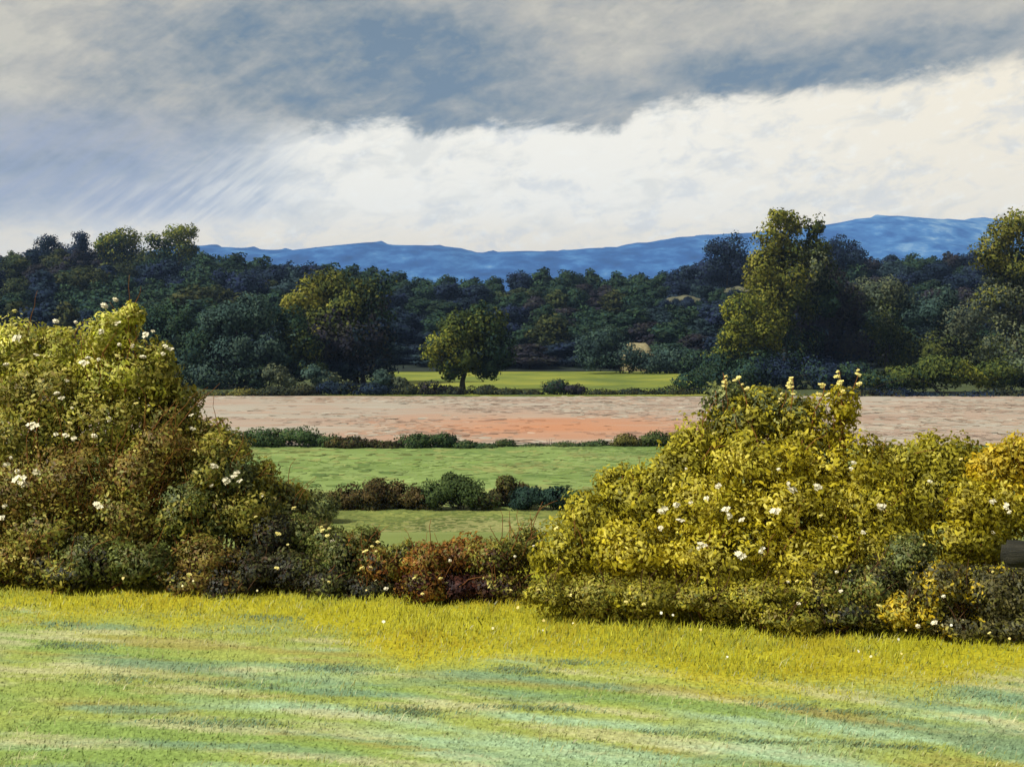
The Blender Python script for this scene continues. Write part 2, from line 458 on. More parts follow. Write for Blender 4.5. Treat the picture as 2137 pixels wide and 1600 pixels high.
def wood_proto(palette, seed, tall):
    rng = np.random.default_rng(seed)
    Hh = 13.0
    bl = []
    for k in range(6):
        a = rng.uniform(0, 2 * math.pi); rr = rng.uniform(0.5, 2.6)
        z = rng.uniform(4.5, 9.6)
        bl.append((np.array([math.cos(a) * rr, math.sin(a) * rr, z]), np.array([3.0, 3.0, 2.7]) * rng.uniform(0.85, 1.15), palette))
    bl.append((np.array([0, 0, 10.6]), np.array([2.4, 2.4, 2.2]), palette))
    bl.append((np.array([0, 0, 3.4]), np.array([4.4, 4.4, 3.3]), palette))
    p, nn, col = clump_points(bl, 6000, rng, nsub=12, sub=(0.36, 0.6), shell=0.35, jit=0.10, wsub=0.35)
    p[:, 2] = np.clip(p[:, 2], 0.3, 13.4)
    cr = leaves('crown', p, nn, 0.72 * rng.uniform(0.5, 1.5, len(p)), col, rng, DIA, 0.62, 0.75, 0.8)
    cr.materials.append(M_LEAF_FAR)
    lines = [(curve_pts((0, 0, -0.3), (0.2, 0.1, 9), rng, 0.03, 7), np.linspace(0.4, 0.1, 7))]
    for c, r, _ in bl[:5]:
        lines.append((curve_pts((0, 0, rng.uniform(2.5, 5)), c, rng, 0.1, 5), np.linspace(0.16, 0.03, 5)))
    tr = tubes('trunk', lines, 5); tr.materials.append(M_BARK)
    return cr, tr


PROTO = {k: [wood_proto(pl, 100 + 10 * i + j, 0) for j in range(2)] for i, (k, pl) in enumerate(
    {'navy': NAVY, 'dgrn': DGRN, 'blug': pal((46, 62, 62), (40, 56, 58), (54, 70, 64), (38, 50, 54)), 'oliv': WOLV, 'purp': PURP}.items())}
WOODS = {
    'left': ('dark blue-green tree in the wood rising towards the left skyline', 'trees of the left wood'),
    'mid': ('dark green tree in the wood filling the valley below the blue hills', 'trees of the central wood'),
    'right': ('dark tree in the wood behind the tall poplar and its neighbours', 'trees of the right wood'),
    'edge': ('low dark tree along the wood edge behind the yellow meadow', 'trees of the wood edge'),
}
rng_w = random.Random(5)
ROWS = [(432, 0, 46), (392, 20, 46), (350, 44, 48), (312, 74, 50), (280, 108, 54), (256, 150, 52)]
CLEAR = [(1360, 1490, 585, 640, 340), (1500, 1560, 585, 610, 380)]   # glimpsed clearings
SCREEN = [(1378, 352, 619), (1400, 356, 629), (1424, 352, 624), (1447, 357, 631), (1468, 352, 620), (1500, 352, 600), (1520, 356, 608), (1545, 352, 604), (1412, 350, 621), (1437, 349, 617), (1459, 350, 625), (1390, 349, 623), (1532, 350, 600)]


def wood_tree(px, d, top, kind, side):
    x = (px - CX) / F * d; g = float(T(x, d)); h = EYE + (HY - top) / F * d - g
    cr, tr = PROTO[kind][rng_w.randrange(2)]
    label, grp = WOODS[side]
    r = empty('woodland_tree', (x, d, g), label, 'tree', grp)
    s = h / 13.0; w = max(s, 0.6) * rng_w.uniform(0.8, 1.1)
    r.scale = (w, w, s); r.rotation_euler = (0, 0, rng_w.uniform(0, 6.28))
    for nm, me in (('crown', cr), ('trunk', tr)):
        o = bpy.data.objects.new(nm, me); o.parent = r; COL.objects.link(o)


for px_, d_, t_ in SCREEN: wood_tree(px_, d_, t_, rng_w.choice(['navy', 'dgrn']), 'mid' if px_ < 1440 else 'right')
for ri, (dist, off, step) in enumerate(ROWS):
    px = -330 + ri * 13
    while px < 2470:
        px += step * rng_w.uniform(0.75, 1.3)
        top = float(np.interp(px, SKY_X, SKY_Y)) + off + rng_w.uniform(-7, 12) * (0.6 if ri == 0 else 1.3)
        d = dist + rng_w.uniform(-9, 9)
        x = (px - CX) / F * d
        g = float(T(x, d))
        h = EYE + (HY - top) / F * d - g
        if any(a - 28 < px < b + 28 and d < dd + 25 and top < y1 + 6 for a, b, y0, y1, dd in CLEAR):
            top = (625 if px < 1495 else 612) + rng_w.uniform(8, 16); h = EYE + (HY - top) / F * d - g
        if 1275 < px < 1375 and ri == 5: continue
        if h < 2.5: continue
        h = min(h, 22)
        side = 'left' if px < 600 else ('right' if px > 1440 else 'mid')
        if ri == 5: side = 'edge'
        ch = {'left': ['navy', 'navy', 'dgrn', 'purp', 'oliv'] if ri < 2 else ['dgrn', 'oliv', 'navy', 'dgrn'],
              'mid': ['dgrn', 'navy', 'navy', 'dgrn', 'blug'] if ri else ['dgrn', 'dgrn', 'navy'],
              'right': ['navy', 'purp', 'navy', 'blug', 'dgrn'],
              'edge': ['navy', 'dgrn', 'navy', 'purp', 'blug']}[side]
        if side == 'mid' and 1080 < px < 1360 and ri > 0: ch = ['dgrn', 'dgrn', 'oliv', 'dgrn', 'purp']
        if side == 'mid' and 800 < px < 1000 and ri > 1: ch = ['navy', 'navy', 'dgrn']
        cr, tr = PROTO[rng_w.choice(ch)][rng_w.randrange(2)]
        label, grp = WOODS[side]
        r = empty('woodland_tree', (x, d, g), label, 'tree', grp)
        s = h / 13.0
        w = max(s, 0.85) * rng_w.uniform(1.15, 1.6)
        r.scale = (w, w, s); r.rotation_euler = (0, 0, rng_w.uniform(0, 6.28))
        for nm, me in (('crown', cr), ('trunk', tr)):
            o = bpy.data.objects.new(nm, me); o.parent = r; COL.objects.link(o)


# ------------------------------------------------------------------ middle distance hedges
def shrub(name, label, cat, group, d0, blobs_px, n, size, seed):
    cx = np.mean([b[0] for b in blobs_px])
    return tree(name, label, cat, cx, d0, blobs_px, n, size, seed, 0.05, group, shrub=True, depth=0.7, nsub=16)


HO = pal((94, 92, 42), (80, 84, 40), (108, 102, 48))
HB = pal((88, 72, 40), (76, 60, 36), (100, 84, 46), (72, 70, 38))
HG = pal((70, 84, 42), (60, 74, 40), (84, 96, 50))
G1 = 'shrubs of the hedge between the two green fields'
shrub('hedge_shrub', 'long brown shrub at the left of the hedge between the green fields', 'shrub', G1, 54.5,
      [(725, 1038, 44, 24, HB), (785, 1030, 50, 30, HB), (845, 1034, 46, 28, HB), (690, 1045, 30, 16, HO), (880, 1046, 40, 18, HB), (760, 1050, 60, 16, DK)], 5600, 0.15, 51)
shrub('hedge_shrub', 'domed green shrub, the roundest in the hedge between the green fields', 'shrub', G1, 54.3,
      [(945, 1022, 52, 34, HG), (985, 1032, 36, 28, HG), (910, 1036, 30, 22, HG), (1010, 1046, 34, 16, DK)], 4200, 0.15, 52)
shrub('hedge_shrub', 'small tawny shrub right of the domed green shrub', 'shrub', G1, 55.5,
      [(1055, 1014, 26, 22, HO), (1080, 1030, 34, 22, HB), (1040, 1040, 36, 20, DK)], 2200, 0.15, 53)
shrub('hedge_shrub', 'dark teal shrub at the right end of the hedge between the green fields', 'shrub', G1, 54.4,
      [(1105, 1040, 44, 24, pal((40, 58, 46), (48, 66, 50), (36, 48, 42))), (1160, 1036, 40, 20, pal((44, 64, 50), (52, 72, 54), (38, 54, 44))), (1200, 1038, 26, 15, HG)], 3000, 0.15, 54)
shrub('hedge_shrub', 'yellow olive shrub low beside the brown end of the hedge', 'shrub', G1, 50.5,
      [(620, 1052, 56, 34, HO), (670, 1062, 40, 24, GG), (570, 1045, 50, 40, HO)], 3400, 0.15, 55)
G2 = 'shrubs of the hedge below the ploughed field'
FG = pal((64, 84, 48), (76, 94, 52), (56, 74, 46), (80, 88, 48))
shrub('field_shrub', 'green shrub at the left end of the hedge below the ploughed field', 'shrub', G2, 84,
      [(500, 918, 44, 18, FG), (560, 914, 48, 20, FG), (625, 913, 50, 20, FG), (680, 922, 36, 14, FG), (450, 915, 40, 18, FG)], 4200, 0.2, 61)
shrub('field_shrub', 'low dark brown shrub in the hedge below the ploughed field', 'shrub', G2, 83.5,
      [(735, 925, 36, 11, DK), (790, 930, 40, 10, DK), (700, 925, 22, 10, HB), (820, 932, 36, 9, DK)], 2400, 0.2, 62)
shrub('field_shrub', 'green humped shrub in the hedge below the orange patch of ploughed earth', 'shrub', G2, 83.5,
      [(870, 923, 40, 16, FG), (920, 922, 40, 17, FG), (970, 931, 34, 10, FG), (1010, 934, 30, 8, FG)], 2800, 0.2, 63)
shrub('field_shrub', 'very low thin strip of green shrub below the orange ploughed earth', 'shrub', G2, 84.5,
      [(1050, 929, 26, 10, FG), (1110, 933, 46, 7, FG), (1180, 932, 46, 8, FG), (1245, 930, 40, 9, FG)], 2600, 0.18, 64)
shrub('field_shrub', 'brown olive shrub in the hedge touching the tall golden bush', 'shrub', G2, 84.5,
      [(1310, 922, 36, 14, HO), (1365, 919, 40, 16, HG), (1425, 918, 40, 18, HO), (1480, 920, 40, 18, HO)], 3000, 0.2, 65)
G3 = 'shrubs of the far hedge above the ploughed field'
FD = pal((52, 60, 42), (64, 66, 42), (44, 52, 46), (70, 70, 40))
shrub('far_shrub', 'brownish low shrub at the left end of the far hedge', 'shrub', G3, 150,
      [(440, 826, 44, 10, HO), (510, 824, 50, 11, HO), (575, 822, 44, 12, FD)], 1800, 0.36, 71)
shrub('far_shrub', 'dark shrub in the far hedge under the large broad dark tree', 'shrub', G3, 152,
      [(640, 816, 46, 13, FD), (710, 812, 50, 16, NAVY), (780, 814, 46, 14, NAVY)], 2000, 0.36, 72)
shrub('far_shrub', 'dark brown shrub in the far hedge left of the lone round tree', 'shrub', G3, 153,
      [(845, 817, 44, 11, FD), (905, 812, 36, 15, PURP), (945, 818, 30, 12, FD)], 1600, 0.36, 73)
shrub('far_shrub', 'low shrub in the far hedge right of the lone round tree', 'shrub', G3, 153,
      [(1005, 816, 40, 12, FD), (1060, 820, 36, 8, FD), (1110, 822, 36, 7, FD)], 1400, 0.36, 74)
shrub('far_shrub', 'small dark rounded shrub on the yellow meadow edge', 'shrub', G3, 153,
      [(1160, 808, 32, 14, DGRN), (1195, 814, 26, 11, PURP)], 1100, 0.36, 75)
shrub('far_shrub', 'thin dark strip of shrub in the far hedge beneath the wood edge', 'shrub', G3, 153,
      [(1250, 821, 44, 8, FD), (1330, 821, 50, 8, FD), (1410, 819, 50, 10, FD), (1490, 815, 50, 13, DGRN)], 2000, 0.36, 76)
shrub('far_shrub', 'dark bluish shrub in the far hedge at the right', 'shrub', G3, 149,
      [(1800, 822, 50, 11, FD), (1880, 824, 50, 11, NAVY), (1950, 830, 56, 10, NAVY), (2030, 828, 50, 10, NAVY), (2110, 824, 56, 12, FD), (2200, 824, 60, 12, FD)], 3400, 0.36, 77)


# ------------------------------------------------------------------ near bushes
def blossom_mesh(seed, mat):
    rng = np.random.default_rng(seed)
    V, L, base = [], [], 0
    for f in range(7):
        c = rand_dirs(rng, 1)[0] * np.array([1, 0.5, 0.75]) * 0.62 * (0 if f == 0 else 1)
        up = unit(c * 0.6 + np.array([0, -0.75, 0.55]) + rng.normal(size=3) * 0.2)
        a = unit(np.cross(up, rng.normal(size=3))); b = np.cross(up, a)
        for q in range(5):
            t = q * 2 * math.pi / 5 + rng.uniform(-0.15, 0.15)
            e = math.cos(t) * a + math.sin(t) * b; g = -math.sin(t) * a + math.cos(t) * b
            V += [c, c + 0.3 * e + 0.2 * g + 0.08 * up, c + 0.55 * e + 0.1 * up, c + 0.3 * e - 0.2 * g + 0.08 * up]
            L += [base, base + 1, base + 2, base + 3]; base += 4
    me = mesh_np('blossom', np.array(V), 4, L); me.materials.append(mat)
    return me


BLOS = [blossom_mesh(200 + i, M_BLOSSOM) for i in range(4)]
SPRG = [blossom_mesh(220 + i, M_SPRIG) for i in range(3)]


def near_bush(name, label, cat, d0, blobs_px, n, size, seed, flowers=(), nflow=0, sprigs=(), twigs=0, twig_mat=None, group=None, depth=0.8, maxr=0.85, twig_len=0.5, nspr=0):
    rng = np.random.default_rng(seed)
    bl = px_blobs(blobs_px, d0, depth, maxr)
    lo = min(bl, key=lambda b: b[0][2])
    mid = np.mean([b[0] for b in bl], 0)
    base = np.array([mid[0], mid[1], float(T(mid[0], mid[1]))])
    root = empty(name, base, label, cat, group)
    p, nn, col = clump_points(bl, int(n * 4.2), rng, nsub=60, sub=(0.22, 0.5), jit=0.15, shell=0.5, wsub=0.32, mixin=0.5)
    ok = p[:, 2] > T(p[:, 0], p[:, 1]) + 0.01
    p, nn, col = p[ok] - base, nn[ok], col[ok]
    me = leaves('foliage', p, nn, size * 0.45 * rng.uniform(0.5, 1.8, len(p)), col, rng, HEX, 0.42, 1.0, 0.85, droop=np.array([0, 0, -0.25]))
    mesh_obj('foliage', me, M_LEAF_NEAR, root)
    lines = []
    for c, r, _ in bl:
        for q in range(3):
            a = np.array([(c[0] - base[0]) * 0.75 + rng.normal() * 0.1, c[1] - base[1] + rng.normal() * 0.12, -0.03])
            e = c - base + r * rng.uniform(-0.7, 0.7, 3)
            lines.append((curve_pts(a, e, rng, 0.1, 7), np.linspace(0.016, 0.004, 7)))
    if twigs:
        for q in range(int(twigs * 0.5)):
            c, r, _ = bl[rng.integers(len(bl))]
            dr = rand_dirs(rng, 1)[0]; dr[1] = -abs(dr[1])
            s = c - base + r * dr * rng.uniform(0.5, 0.9)
            e = s + np.array([rng.uniform(-0.25, 0.6), -0.12 * rng.random(), rng.uniform(0.1, 0.8)]) * twig_len
            st = np.array([(c[0] - base[0]) * 0.9, c[1] - base[1], (c[2] - base[2]) * 0.6])
            lines.append((np.concatenate([curve_pts(st, s, rng, 0.1, 4)[:-1], curve_pts(s, e, rng, 0.12, 6, sag=0.1)]), np.linspace(0.006, 0.0018, 9)))
    for (x0, y0, x1, y1) in sprigs:
        t = front_depth(bl, x0, y0) or d0 + 0.4
        j = min(bl, key=lambda b_: np.linalg.norm(b_[0] - P(x0, y0, t)))[0] - base
        a_ = P(x0, y0, t + 0.1) - base; e_ = P(x1, y1, t + 0.1) - base
        lines.append((np.concatenate([curve_pts(j * np.array([1, 1, 0.7]), a_, rng, 0.06, 4)[:-1], curve_pts(a_, e_, rng, 0.05, 6)]), np.linspace(0.009, 0.002, 9)))
    mesh_obj('stems', tubes('stems', lines, 5), twig_mat or M_TWIG, root)

    def put(meshes, nm, px, py, s_px, dep=None):
        t = dep if dep is not None else front_depth(bl, px, py)
        if t is None: t = d0 + 0.3
        pos = P(px, py, t - 0.05) - base
        o = bpy.data.objects.new(nm, meshes[rng.integers(len(meshes))])
        o.parent = root; o.location = pos
        k = s_px * 0.75 * t / F
        o.scale = (k * rng.uniform(0.8, 1.35), k, k * rng.uniform(0.65, 1.0))
        o.rotation_euler = (rng.uniform(-0.3, 0.3), rng.uniform(-0.5, 0.5), rng.uniform(-0.4, 0.4))
        COL.objects.link(o)
    for fl in flowers: put(BLOS, 'blossom', *fl)
    for q in range(nflow // 3):
        b = blobs_px[rng.integers(len(blobs_px))]
        a = rng.uniform(0, 2 * math.pi); rr = math.sqrt(rng.random()) * 0.9
        put(BLOS if rng.random() < 0.25 else SPRG, 'blossom', b[0] + b[2] * rr * math.cos(a), b[1] + b[3] * rr * math.sin(a), rng.uniform(4, 8))
    for (x0, y0, x1, y1) in sprigs:
        t = front_depth(bl, x0, y0) or d0 + 0.4
        for k in range(4):
            f = 0.55 + 0.15 * k
            put(SPRG, 'flower_spray', x0 + (x1 - x0) * f + rng.normal() * 6, y0 + (y1 - y0) * f + rng.normal() * 4, rng.uniform(5, 10), t + 0.1)
    return root


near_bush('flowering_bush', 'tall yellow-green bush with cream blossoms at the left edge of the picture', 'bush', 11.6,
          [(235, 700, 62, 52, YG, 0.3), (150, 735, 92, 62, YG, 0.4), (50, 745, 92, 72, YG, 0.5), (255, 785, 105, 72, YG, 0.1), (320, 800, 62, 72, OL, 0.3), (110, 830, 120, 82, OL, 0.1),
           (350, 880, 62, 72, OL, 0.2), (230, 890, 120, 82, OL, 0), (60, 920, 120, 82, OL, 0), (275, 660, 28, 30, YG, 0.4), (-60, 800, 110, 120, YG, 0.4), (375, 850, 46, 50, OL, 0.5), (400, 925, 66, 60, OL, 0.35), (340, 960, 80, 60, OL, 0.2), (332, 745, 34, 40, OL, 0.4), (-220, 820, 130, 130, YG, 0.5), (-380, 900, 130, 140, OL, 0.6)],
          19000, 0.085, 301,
          flowers=[(68, 888, 17), (115, 905, 10), (137, 908, 11), (152, 914, 11), (195, 911, 11), (227, 877, 13), (118, 822, 10), (128, 830, 8), (303, 699, 13), (240, 627, 10), (216, 640, 15), (210, 692, 11),
                   (245, 675, 12), (248, 720, 10), (275, 722, 10), (298, 746, 11), (175, 757, 13), (183, 748, 9), (158, 674, 9), (35, 706, 14), (115, 672, 12), (355, 728, 9), (345, 722, 9), (318, 690, 8), (12, 762, 10), (340, 738, 8), (150, 852, 7), (205, 750, 7)],
          nflow=45, twigs=90, twig_len=0.6)
near_bush('bramble_bush', 'brown tangled bramble with a few white blossoms in front of the yellow-green bush', 'bramble', 11.25,
          [(60, 1030, 110, 82, BR, 0.1), (170, 1010, 110, 80, BR, 0), (290, 995, 95, 62, BR, 0.1), (120, 1110, 130, 72, OL, -0.05), (260, 1090, 105, 72, OL, 0), (-50, 1060, 100, 110, BR, 0.1), (-200, 1060, 120, 120, OL, 0.3), (-360, 1100, 130, 130, OL, 0.5), (340, 930, 62, 42, BR, 0.2)],
          13500, 0.075, 302, flowers=[(40, 1000, 20), (48, 1012, 17), (75, 985, 12), (12, 968, 12), (22, 956, 8), (205, 1054, 13), (35, 985, 11), (8, 1055, 9), (4, 1080, 10)],
          nflow=12, twigs=170, twig_len=0.75)
near_bush('green_bush', 'olive green leafy bush with a white blossom cluster near its top beside the brown bramble', 'bush', 11.3,
          [(430, 990, 80, 72, OL, 0.2), (490, 1000, 72, 62, GG, 0.3), (400, 1080, 92, 72, DG, 0), (500, 1075, 82, 62, OL, 0.15), (570, 1055, 60, 42, GG, 0.5), (470, 940, 56, 42, OL, 0.4), (545, 1000, 46, 44, OL, 0.5), (600, 1040, 50, 40, OL, 0.7), (640, 1085, 52, 40, GG, 0.7), (440, 910, 44, 36, OL, 0.6)],
          8000, 0.075, 303, flowers=[(472, 1003, 14), (492, 986, 14), (486, 993, 10), (445, 972, 12), (441, 1014, 8), (500, 1003, 8)], nflow=22, twigs=60, twig_len=0.45)
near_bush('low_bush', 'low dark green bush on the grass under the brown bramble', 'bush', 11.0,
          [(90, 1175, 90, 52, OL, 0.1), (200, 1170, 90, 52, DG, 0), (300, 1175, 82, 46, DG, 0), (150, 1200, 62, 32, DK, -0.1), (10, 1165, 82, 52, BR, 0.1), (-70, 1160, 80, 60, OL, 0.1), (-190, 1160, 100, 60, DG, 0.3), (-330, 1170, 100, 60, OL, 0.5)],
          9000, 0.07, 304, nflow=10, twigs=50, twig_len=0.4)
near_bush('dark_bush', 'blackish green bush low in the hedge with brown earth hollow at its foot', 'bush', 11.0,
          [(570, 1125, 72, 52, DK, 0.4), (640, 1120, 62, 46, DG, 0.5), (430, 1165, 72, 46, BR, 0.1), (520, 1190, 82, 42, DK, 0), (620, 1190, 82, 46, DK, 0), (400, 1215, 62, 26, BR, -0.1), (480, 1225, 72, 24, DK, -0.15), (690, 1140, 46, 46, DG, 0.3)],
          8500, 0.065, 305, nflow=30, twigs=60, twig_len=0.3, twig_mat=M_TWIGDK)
near_bush('leafy_bush', 'small speckled green bush right of the blackish bush in the hedge gap', 'bush', 10.8,
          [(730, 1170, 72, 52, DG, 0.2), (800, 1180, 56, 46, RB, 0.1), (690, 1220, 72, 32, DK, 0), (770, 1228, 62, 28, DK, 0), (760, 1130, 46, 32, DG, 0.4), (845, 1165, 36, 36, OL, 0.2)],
          6000, 0.06, 306, nflow=30, twigs=40, twig_len=0.3)
near_bush('russet_bramble', 'russet red bramble with a dark hollow in the middle of the hedge gap', 'bramble', 10.5,  # low dark brown blobs paint the shade of the hollow as leaf colour
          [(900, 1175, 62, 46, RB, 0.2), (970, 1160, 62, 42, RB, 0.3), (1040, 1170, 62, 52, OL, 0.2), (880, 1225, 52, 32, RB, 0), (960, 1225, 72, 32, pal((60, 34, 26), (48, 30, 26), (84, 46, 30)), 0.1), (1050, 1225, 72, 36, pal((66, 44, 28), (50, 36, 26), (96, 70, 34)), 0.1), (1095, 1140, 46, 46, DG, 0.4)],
          7500, 0.06, 307, nflow=26, twigs=110, twig_len=0.4)
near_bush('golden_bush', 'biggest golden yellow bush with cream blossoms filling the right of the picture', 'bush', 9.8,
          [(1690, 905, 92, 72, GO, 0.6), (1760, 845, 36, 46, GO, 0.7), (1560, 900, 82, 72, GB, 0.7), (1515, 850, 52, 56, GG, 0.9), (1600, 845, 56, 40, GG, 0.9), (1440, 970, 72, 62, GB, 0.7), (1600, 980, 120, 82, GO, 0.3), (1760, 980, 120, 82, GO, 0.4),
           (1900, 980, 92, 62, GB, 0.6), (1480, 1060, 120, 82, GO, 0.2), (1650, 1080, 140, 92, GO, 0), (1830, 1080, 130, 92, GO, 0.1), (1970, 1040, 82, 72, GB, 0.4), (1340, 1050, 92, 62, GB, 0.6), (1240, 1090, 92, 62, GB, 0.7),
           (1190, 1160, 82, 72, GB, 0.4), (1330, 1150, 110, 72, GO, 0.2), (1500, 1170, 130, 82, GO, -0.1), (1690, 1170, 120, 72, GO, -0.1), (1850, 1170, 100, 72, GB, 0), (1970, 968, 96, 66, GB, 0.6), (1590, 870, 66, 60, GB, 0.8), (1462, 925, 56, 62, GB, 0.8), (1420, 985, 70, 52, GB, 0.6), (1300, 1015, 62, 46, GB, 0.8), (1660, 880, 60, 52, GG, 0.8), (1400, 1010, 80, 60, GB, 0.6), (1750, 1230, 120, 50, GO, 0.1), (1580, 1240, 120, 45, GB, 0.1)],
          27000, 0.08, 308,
          flowers=[(1497, 1013, 14), (1645, 1012, 12), (1652, 1020, 15), (1380, 1064, 15), (1412, 1056, 13), (1440, 1048, 10), (1515, 1062, 12), (1520, 1076, 14), (1618, 1066, 14), (1704, 1016, 14), (1545, 1158, 18),
                   (1588, 1148, 12), (1466, 1136, 12), (1457, 1142, 10), (1836, 1060, 15), (1842, 1055, 11), (1900, 1195, 16), (1912, 1192, 12), (1378, 1102, 10), (1474, 1040, 9), (1548, 1084, 8), (1780, 965, 9), (1775, 978, 9), (1625, 980, 8), (1800, 1110, 9), (1420, 1085, 10)],
          nflow=44, twigs=120, twig_len=0.4,
          sprigs=[(1755, 860, 1752, 775), (1765, 870, 1790, 768), (1650, 860, 1655, 790), (1620, 870, 1640, 815), (1560, 850, 1540, 790), (1700, 860, 1722, 800), (1520, 830, 1510, 788)])
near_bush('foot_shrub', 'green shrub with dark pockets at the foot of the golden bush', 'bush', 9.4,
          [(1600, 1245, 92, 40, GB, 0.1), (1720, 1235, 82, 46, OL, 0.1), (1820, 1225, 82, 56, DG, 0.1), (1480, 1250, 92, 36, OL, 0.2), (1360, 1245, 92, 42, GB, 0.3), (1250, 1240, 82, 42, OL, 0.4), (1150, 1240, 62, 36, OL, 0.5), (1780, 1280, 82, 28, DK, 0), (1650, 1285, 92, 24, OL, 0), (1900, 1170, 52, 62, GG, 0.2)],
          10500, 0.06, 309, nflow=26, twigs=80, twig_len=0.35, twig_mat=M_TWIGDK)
near_bush('amber_bush', 'amber yellow bush at the right picture edge above the dark rail', 'bush', 9.6,
          [(2080, 985, 62, 52, OG, 0.5), (2140, 960, 72, 62, OG, 0.5), (2040, 1060, 72, 62, GO, 0.3), (2120, 1060, 82, 62, GO, 0.3), (2000, 1130, 72, 62, GO, 0.2), (2060, 1130, 62, 52, GB, 0.35), (2210, 1030, 92, 92, OG, 0.4), (2210, 1160, 90, 90, GG, 0.45), (2330, 1040, 120, 110, GO, 0.6), (2470, 1090, 120, 120, GB, 0.6), (2600, 1110, 120, 120, GO, 0.7), (2370, 1180, 110, 90, GB, 0.45)],
          14000, 0.075, 310, flowers=[(2070, 1045, 12), (2098, 1056, 13), (2105, 1068, 9), (2072, 1112, 9)], nflow=16, twigs=24, twig_len=0.25)
near_bush('grey_bush', 'greyish shaded shrub under the dark rail at the right picture edge', 'bush', 9.2,
          [(1960, 1225, 72, 62, GR, 0.1), (2060, 1240, 82, 62, GR, 0.1), (2130, 1250, 72, 72, GR, 0.1), (1900, 1275, 82, 36, OL, 0.1), (2020, 1305, 92, 30, GR, 0), (2200, 1260, 82, 72, GR, 0.2), (2320, 1270, 90, 72, OL, 0.2), (2450, 1270, 100, 80, GB, 0.3), (2590, 1280, 110, 80, OL, 0.4), (2130, 1310, 72, 30, GR, 0), (1985, 1228, 44, 26, OG, 0.12)],
          10500, 0.06, 311, flowers=[(1916, 1308, 11), (1950, 1298, 10), (1970, 1245, 10)], nflow=24, twigs=80, twig_len=0.3, twig_mat=M_TWIGDK)

# weathered rail poking out of the bush
def box_mesh(name, sx, sy, sz, mat, seed=0, bev=0.02):
    import bmesh
    bm = bmesh.new()
    bmesh.ops.create_cube(bm, size=1.0)
    for v in bm.verts: v.co.x *= sx; v.co.y *= sy; v.co.z *= sz
    bmesh.ops.subdivide_edges(bm, edges=[e for e in bm.edges if abs((e.verts[0].co - e.verts[1].co)[0 if sx > sz else 2]) > 0.5 * max(sx, sz)], cuts=7)
    bmesh.ops.bevel(bm, geom=[e for e in bm.edges if len(e.link_faces) == 2 and e.calc_face_angle() > 0.5], offset=bev, segments=3, affect='EDGES')
    rr = random.Random(seed)
    for v in bm.verts:
        v.co.x += rr.uniform(-1, 1) * 0.004; v.co.y += rr.uniform(-1, 1) * 0.005; v.co.z += rr.uniform(-1, 1) * 0.006
    me = bpy.data.meshes.new(name); bm.to_mesh(me); bm.free()
    for p in me.polygons: p.use_smooth = True
    me.materials.append(mat)
    return me


M_RAIL = noise_mat('weathered wood', [lin((34, 34, 28)), lin((50, 48, 38)), lin((66, 62, 48))], 5, (0.6, 4, 12), bump=0.5)
rp = P(2082, 1158, 8.9)
fence = empty('wooden_fence', (rp[0] + 0.62, 9.02, 0), 'dark weathered fence rail with blunt end sticking out of the bush at the right edge', 'fence')
rail = mesh_obj('rail', box_mesh('rail', 1.6, 0.10, 0.185, M_RAIL, 3, 0.035), None, fence, (0.18, -0.16, rp[2] - 0.03))
rail.rotation_euler = (0, math.radians(4), 0.03)
mesh_obj('post', box_mesh('post', 0.12, 0.12, 1.0, M_RAIL, 4, 0.02), None, fence, (0.42, 0.02, 0.45))

# ------------------------------------------------------------------ ground
def meadow_col(x, y):
    """own colour of the mown meadow: streaks of mint, yellow-green, straw and olive sward"""
    py = HY + EYE / np.maximum(y, 0.5) * F
    px = CX + x / np.maximum(y, 0.5) * F
    u = x + 0.15 * y; v = y + (0.30 + 0.10 * np.sin(x * 0.5)) * x
    n1 = fbm(u * 0.7, v * 2.8, 1, 4); n2 = fbm(u * 0.8 + 9, v * 4.2, 7, 4); n3 = fbm(u * 1.2, v * 7.5 + 3, 13, 3); n4 = fbm(u * 0.6, v * 1.1, 29, 3)
    YGR = lin((152, 160, 76)); MINT = lin((154, 178, 134)); GRN = lin((132, 152, 74)); STR = lin((192, 184, 136)); OLV = lin((150, 138, 68)); TEAL = lin((116, 142, 104)); YEL = lin((196, 176, 36))
    c = YGR + (GRN - YGR) * np.clip((n1 - 0.42) * 4, 0, 1)[..., None]
    near = np.clip(1 - (y - 5.4) / 3.2, 0, 1)
    c = c + (MINT - c) * (np.clip((n2 - 0.66 + 0.46 * near) * 4.5, 0, 1) * 0.9)[..., None]
    c = c + (STR - c) * (np.clip((n3 - 0.54) * 6, 0, 1) * 0.65 * np.clip(0.5 + n4, 0, 1))[..., None]
    c = c + (OLV - c) * (np.clip((fbm(u * 0.8 + 5, v * 5.4 + 2, 41, 3) - 0.6) * 7, 0, 1) * 0.75)[..., None]
    c = c + (TEAL - c) * (np.clip((fbm(u * 0.8 + 31, v * 5.0 + 17, 53, 3) - 0.62) * 8, 0, 1) * 0.8)[..., None]
    return c


LOWX = [-700, 0, 200, 400, 600, 720, 850, 1000, 1100, 1250, 1350, 1450, 1520, 1700, 1950, 2010, 2137, 2700]
LOWY = [1275, 1290, 1305, 1312, 1325, 1350, 1390, 1392, 1385, 1392, 1405, 1440, 1452, 1450, 1455, 1438, 1405, 1380]


def yellow_mask(x, y, soft=36):
    py = HY + EYE / np.maximum(y, 0.5) * F
    px = CX + x / np.maximum(y, 0.5) * F
    b = np.interp(px, LOWX, LOWY) + (fbm(x * 2.2, y * 2.2, 61, 3) - 0.5) * 50
    return sstep(soft, -soft, py - b)


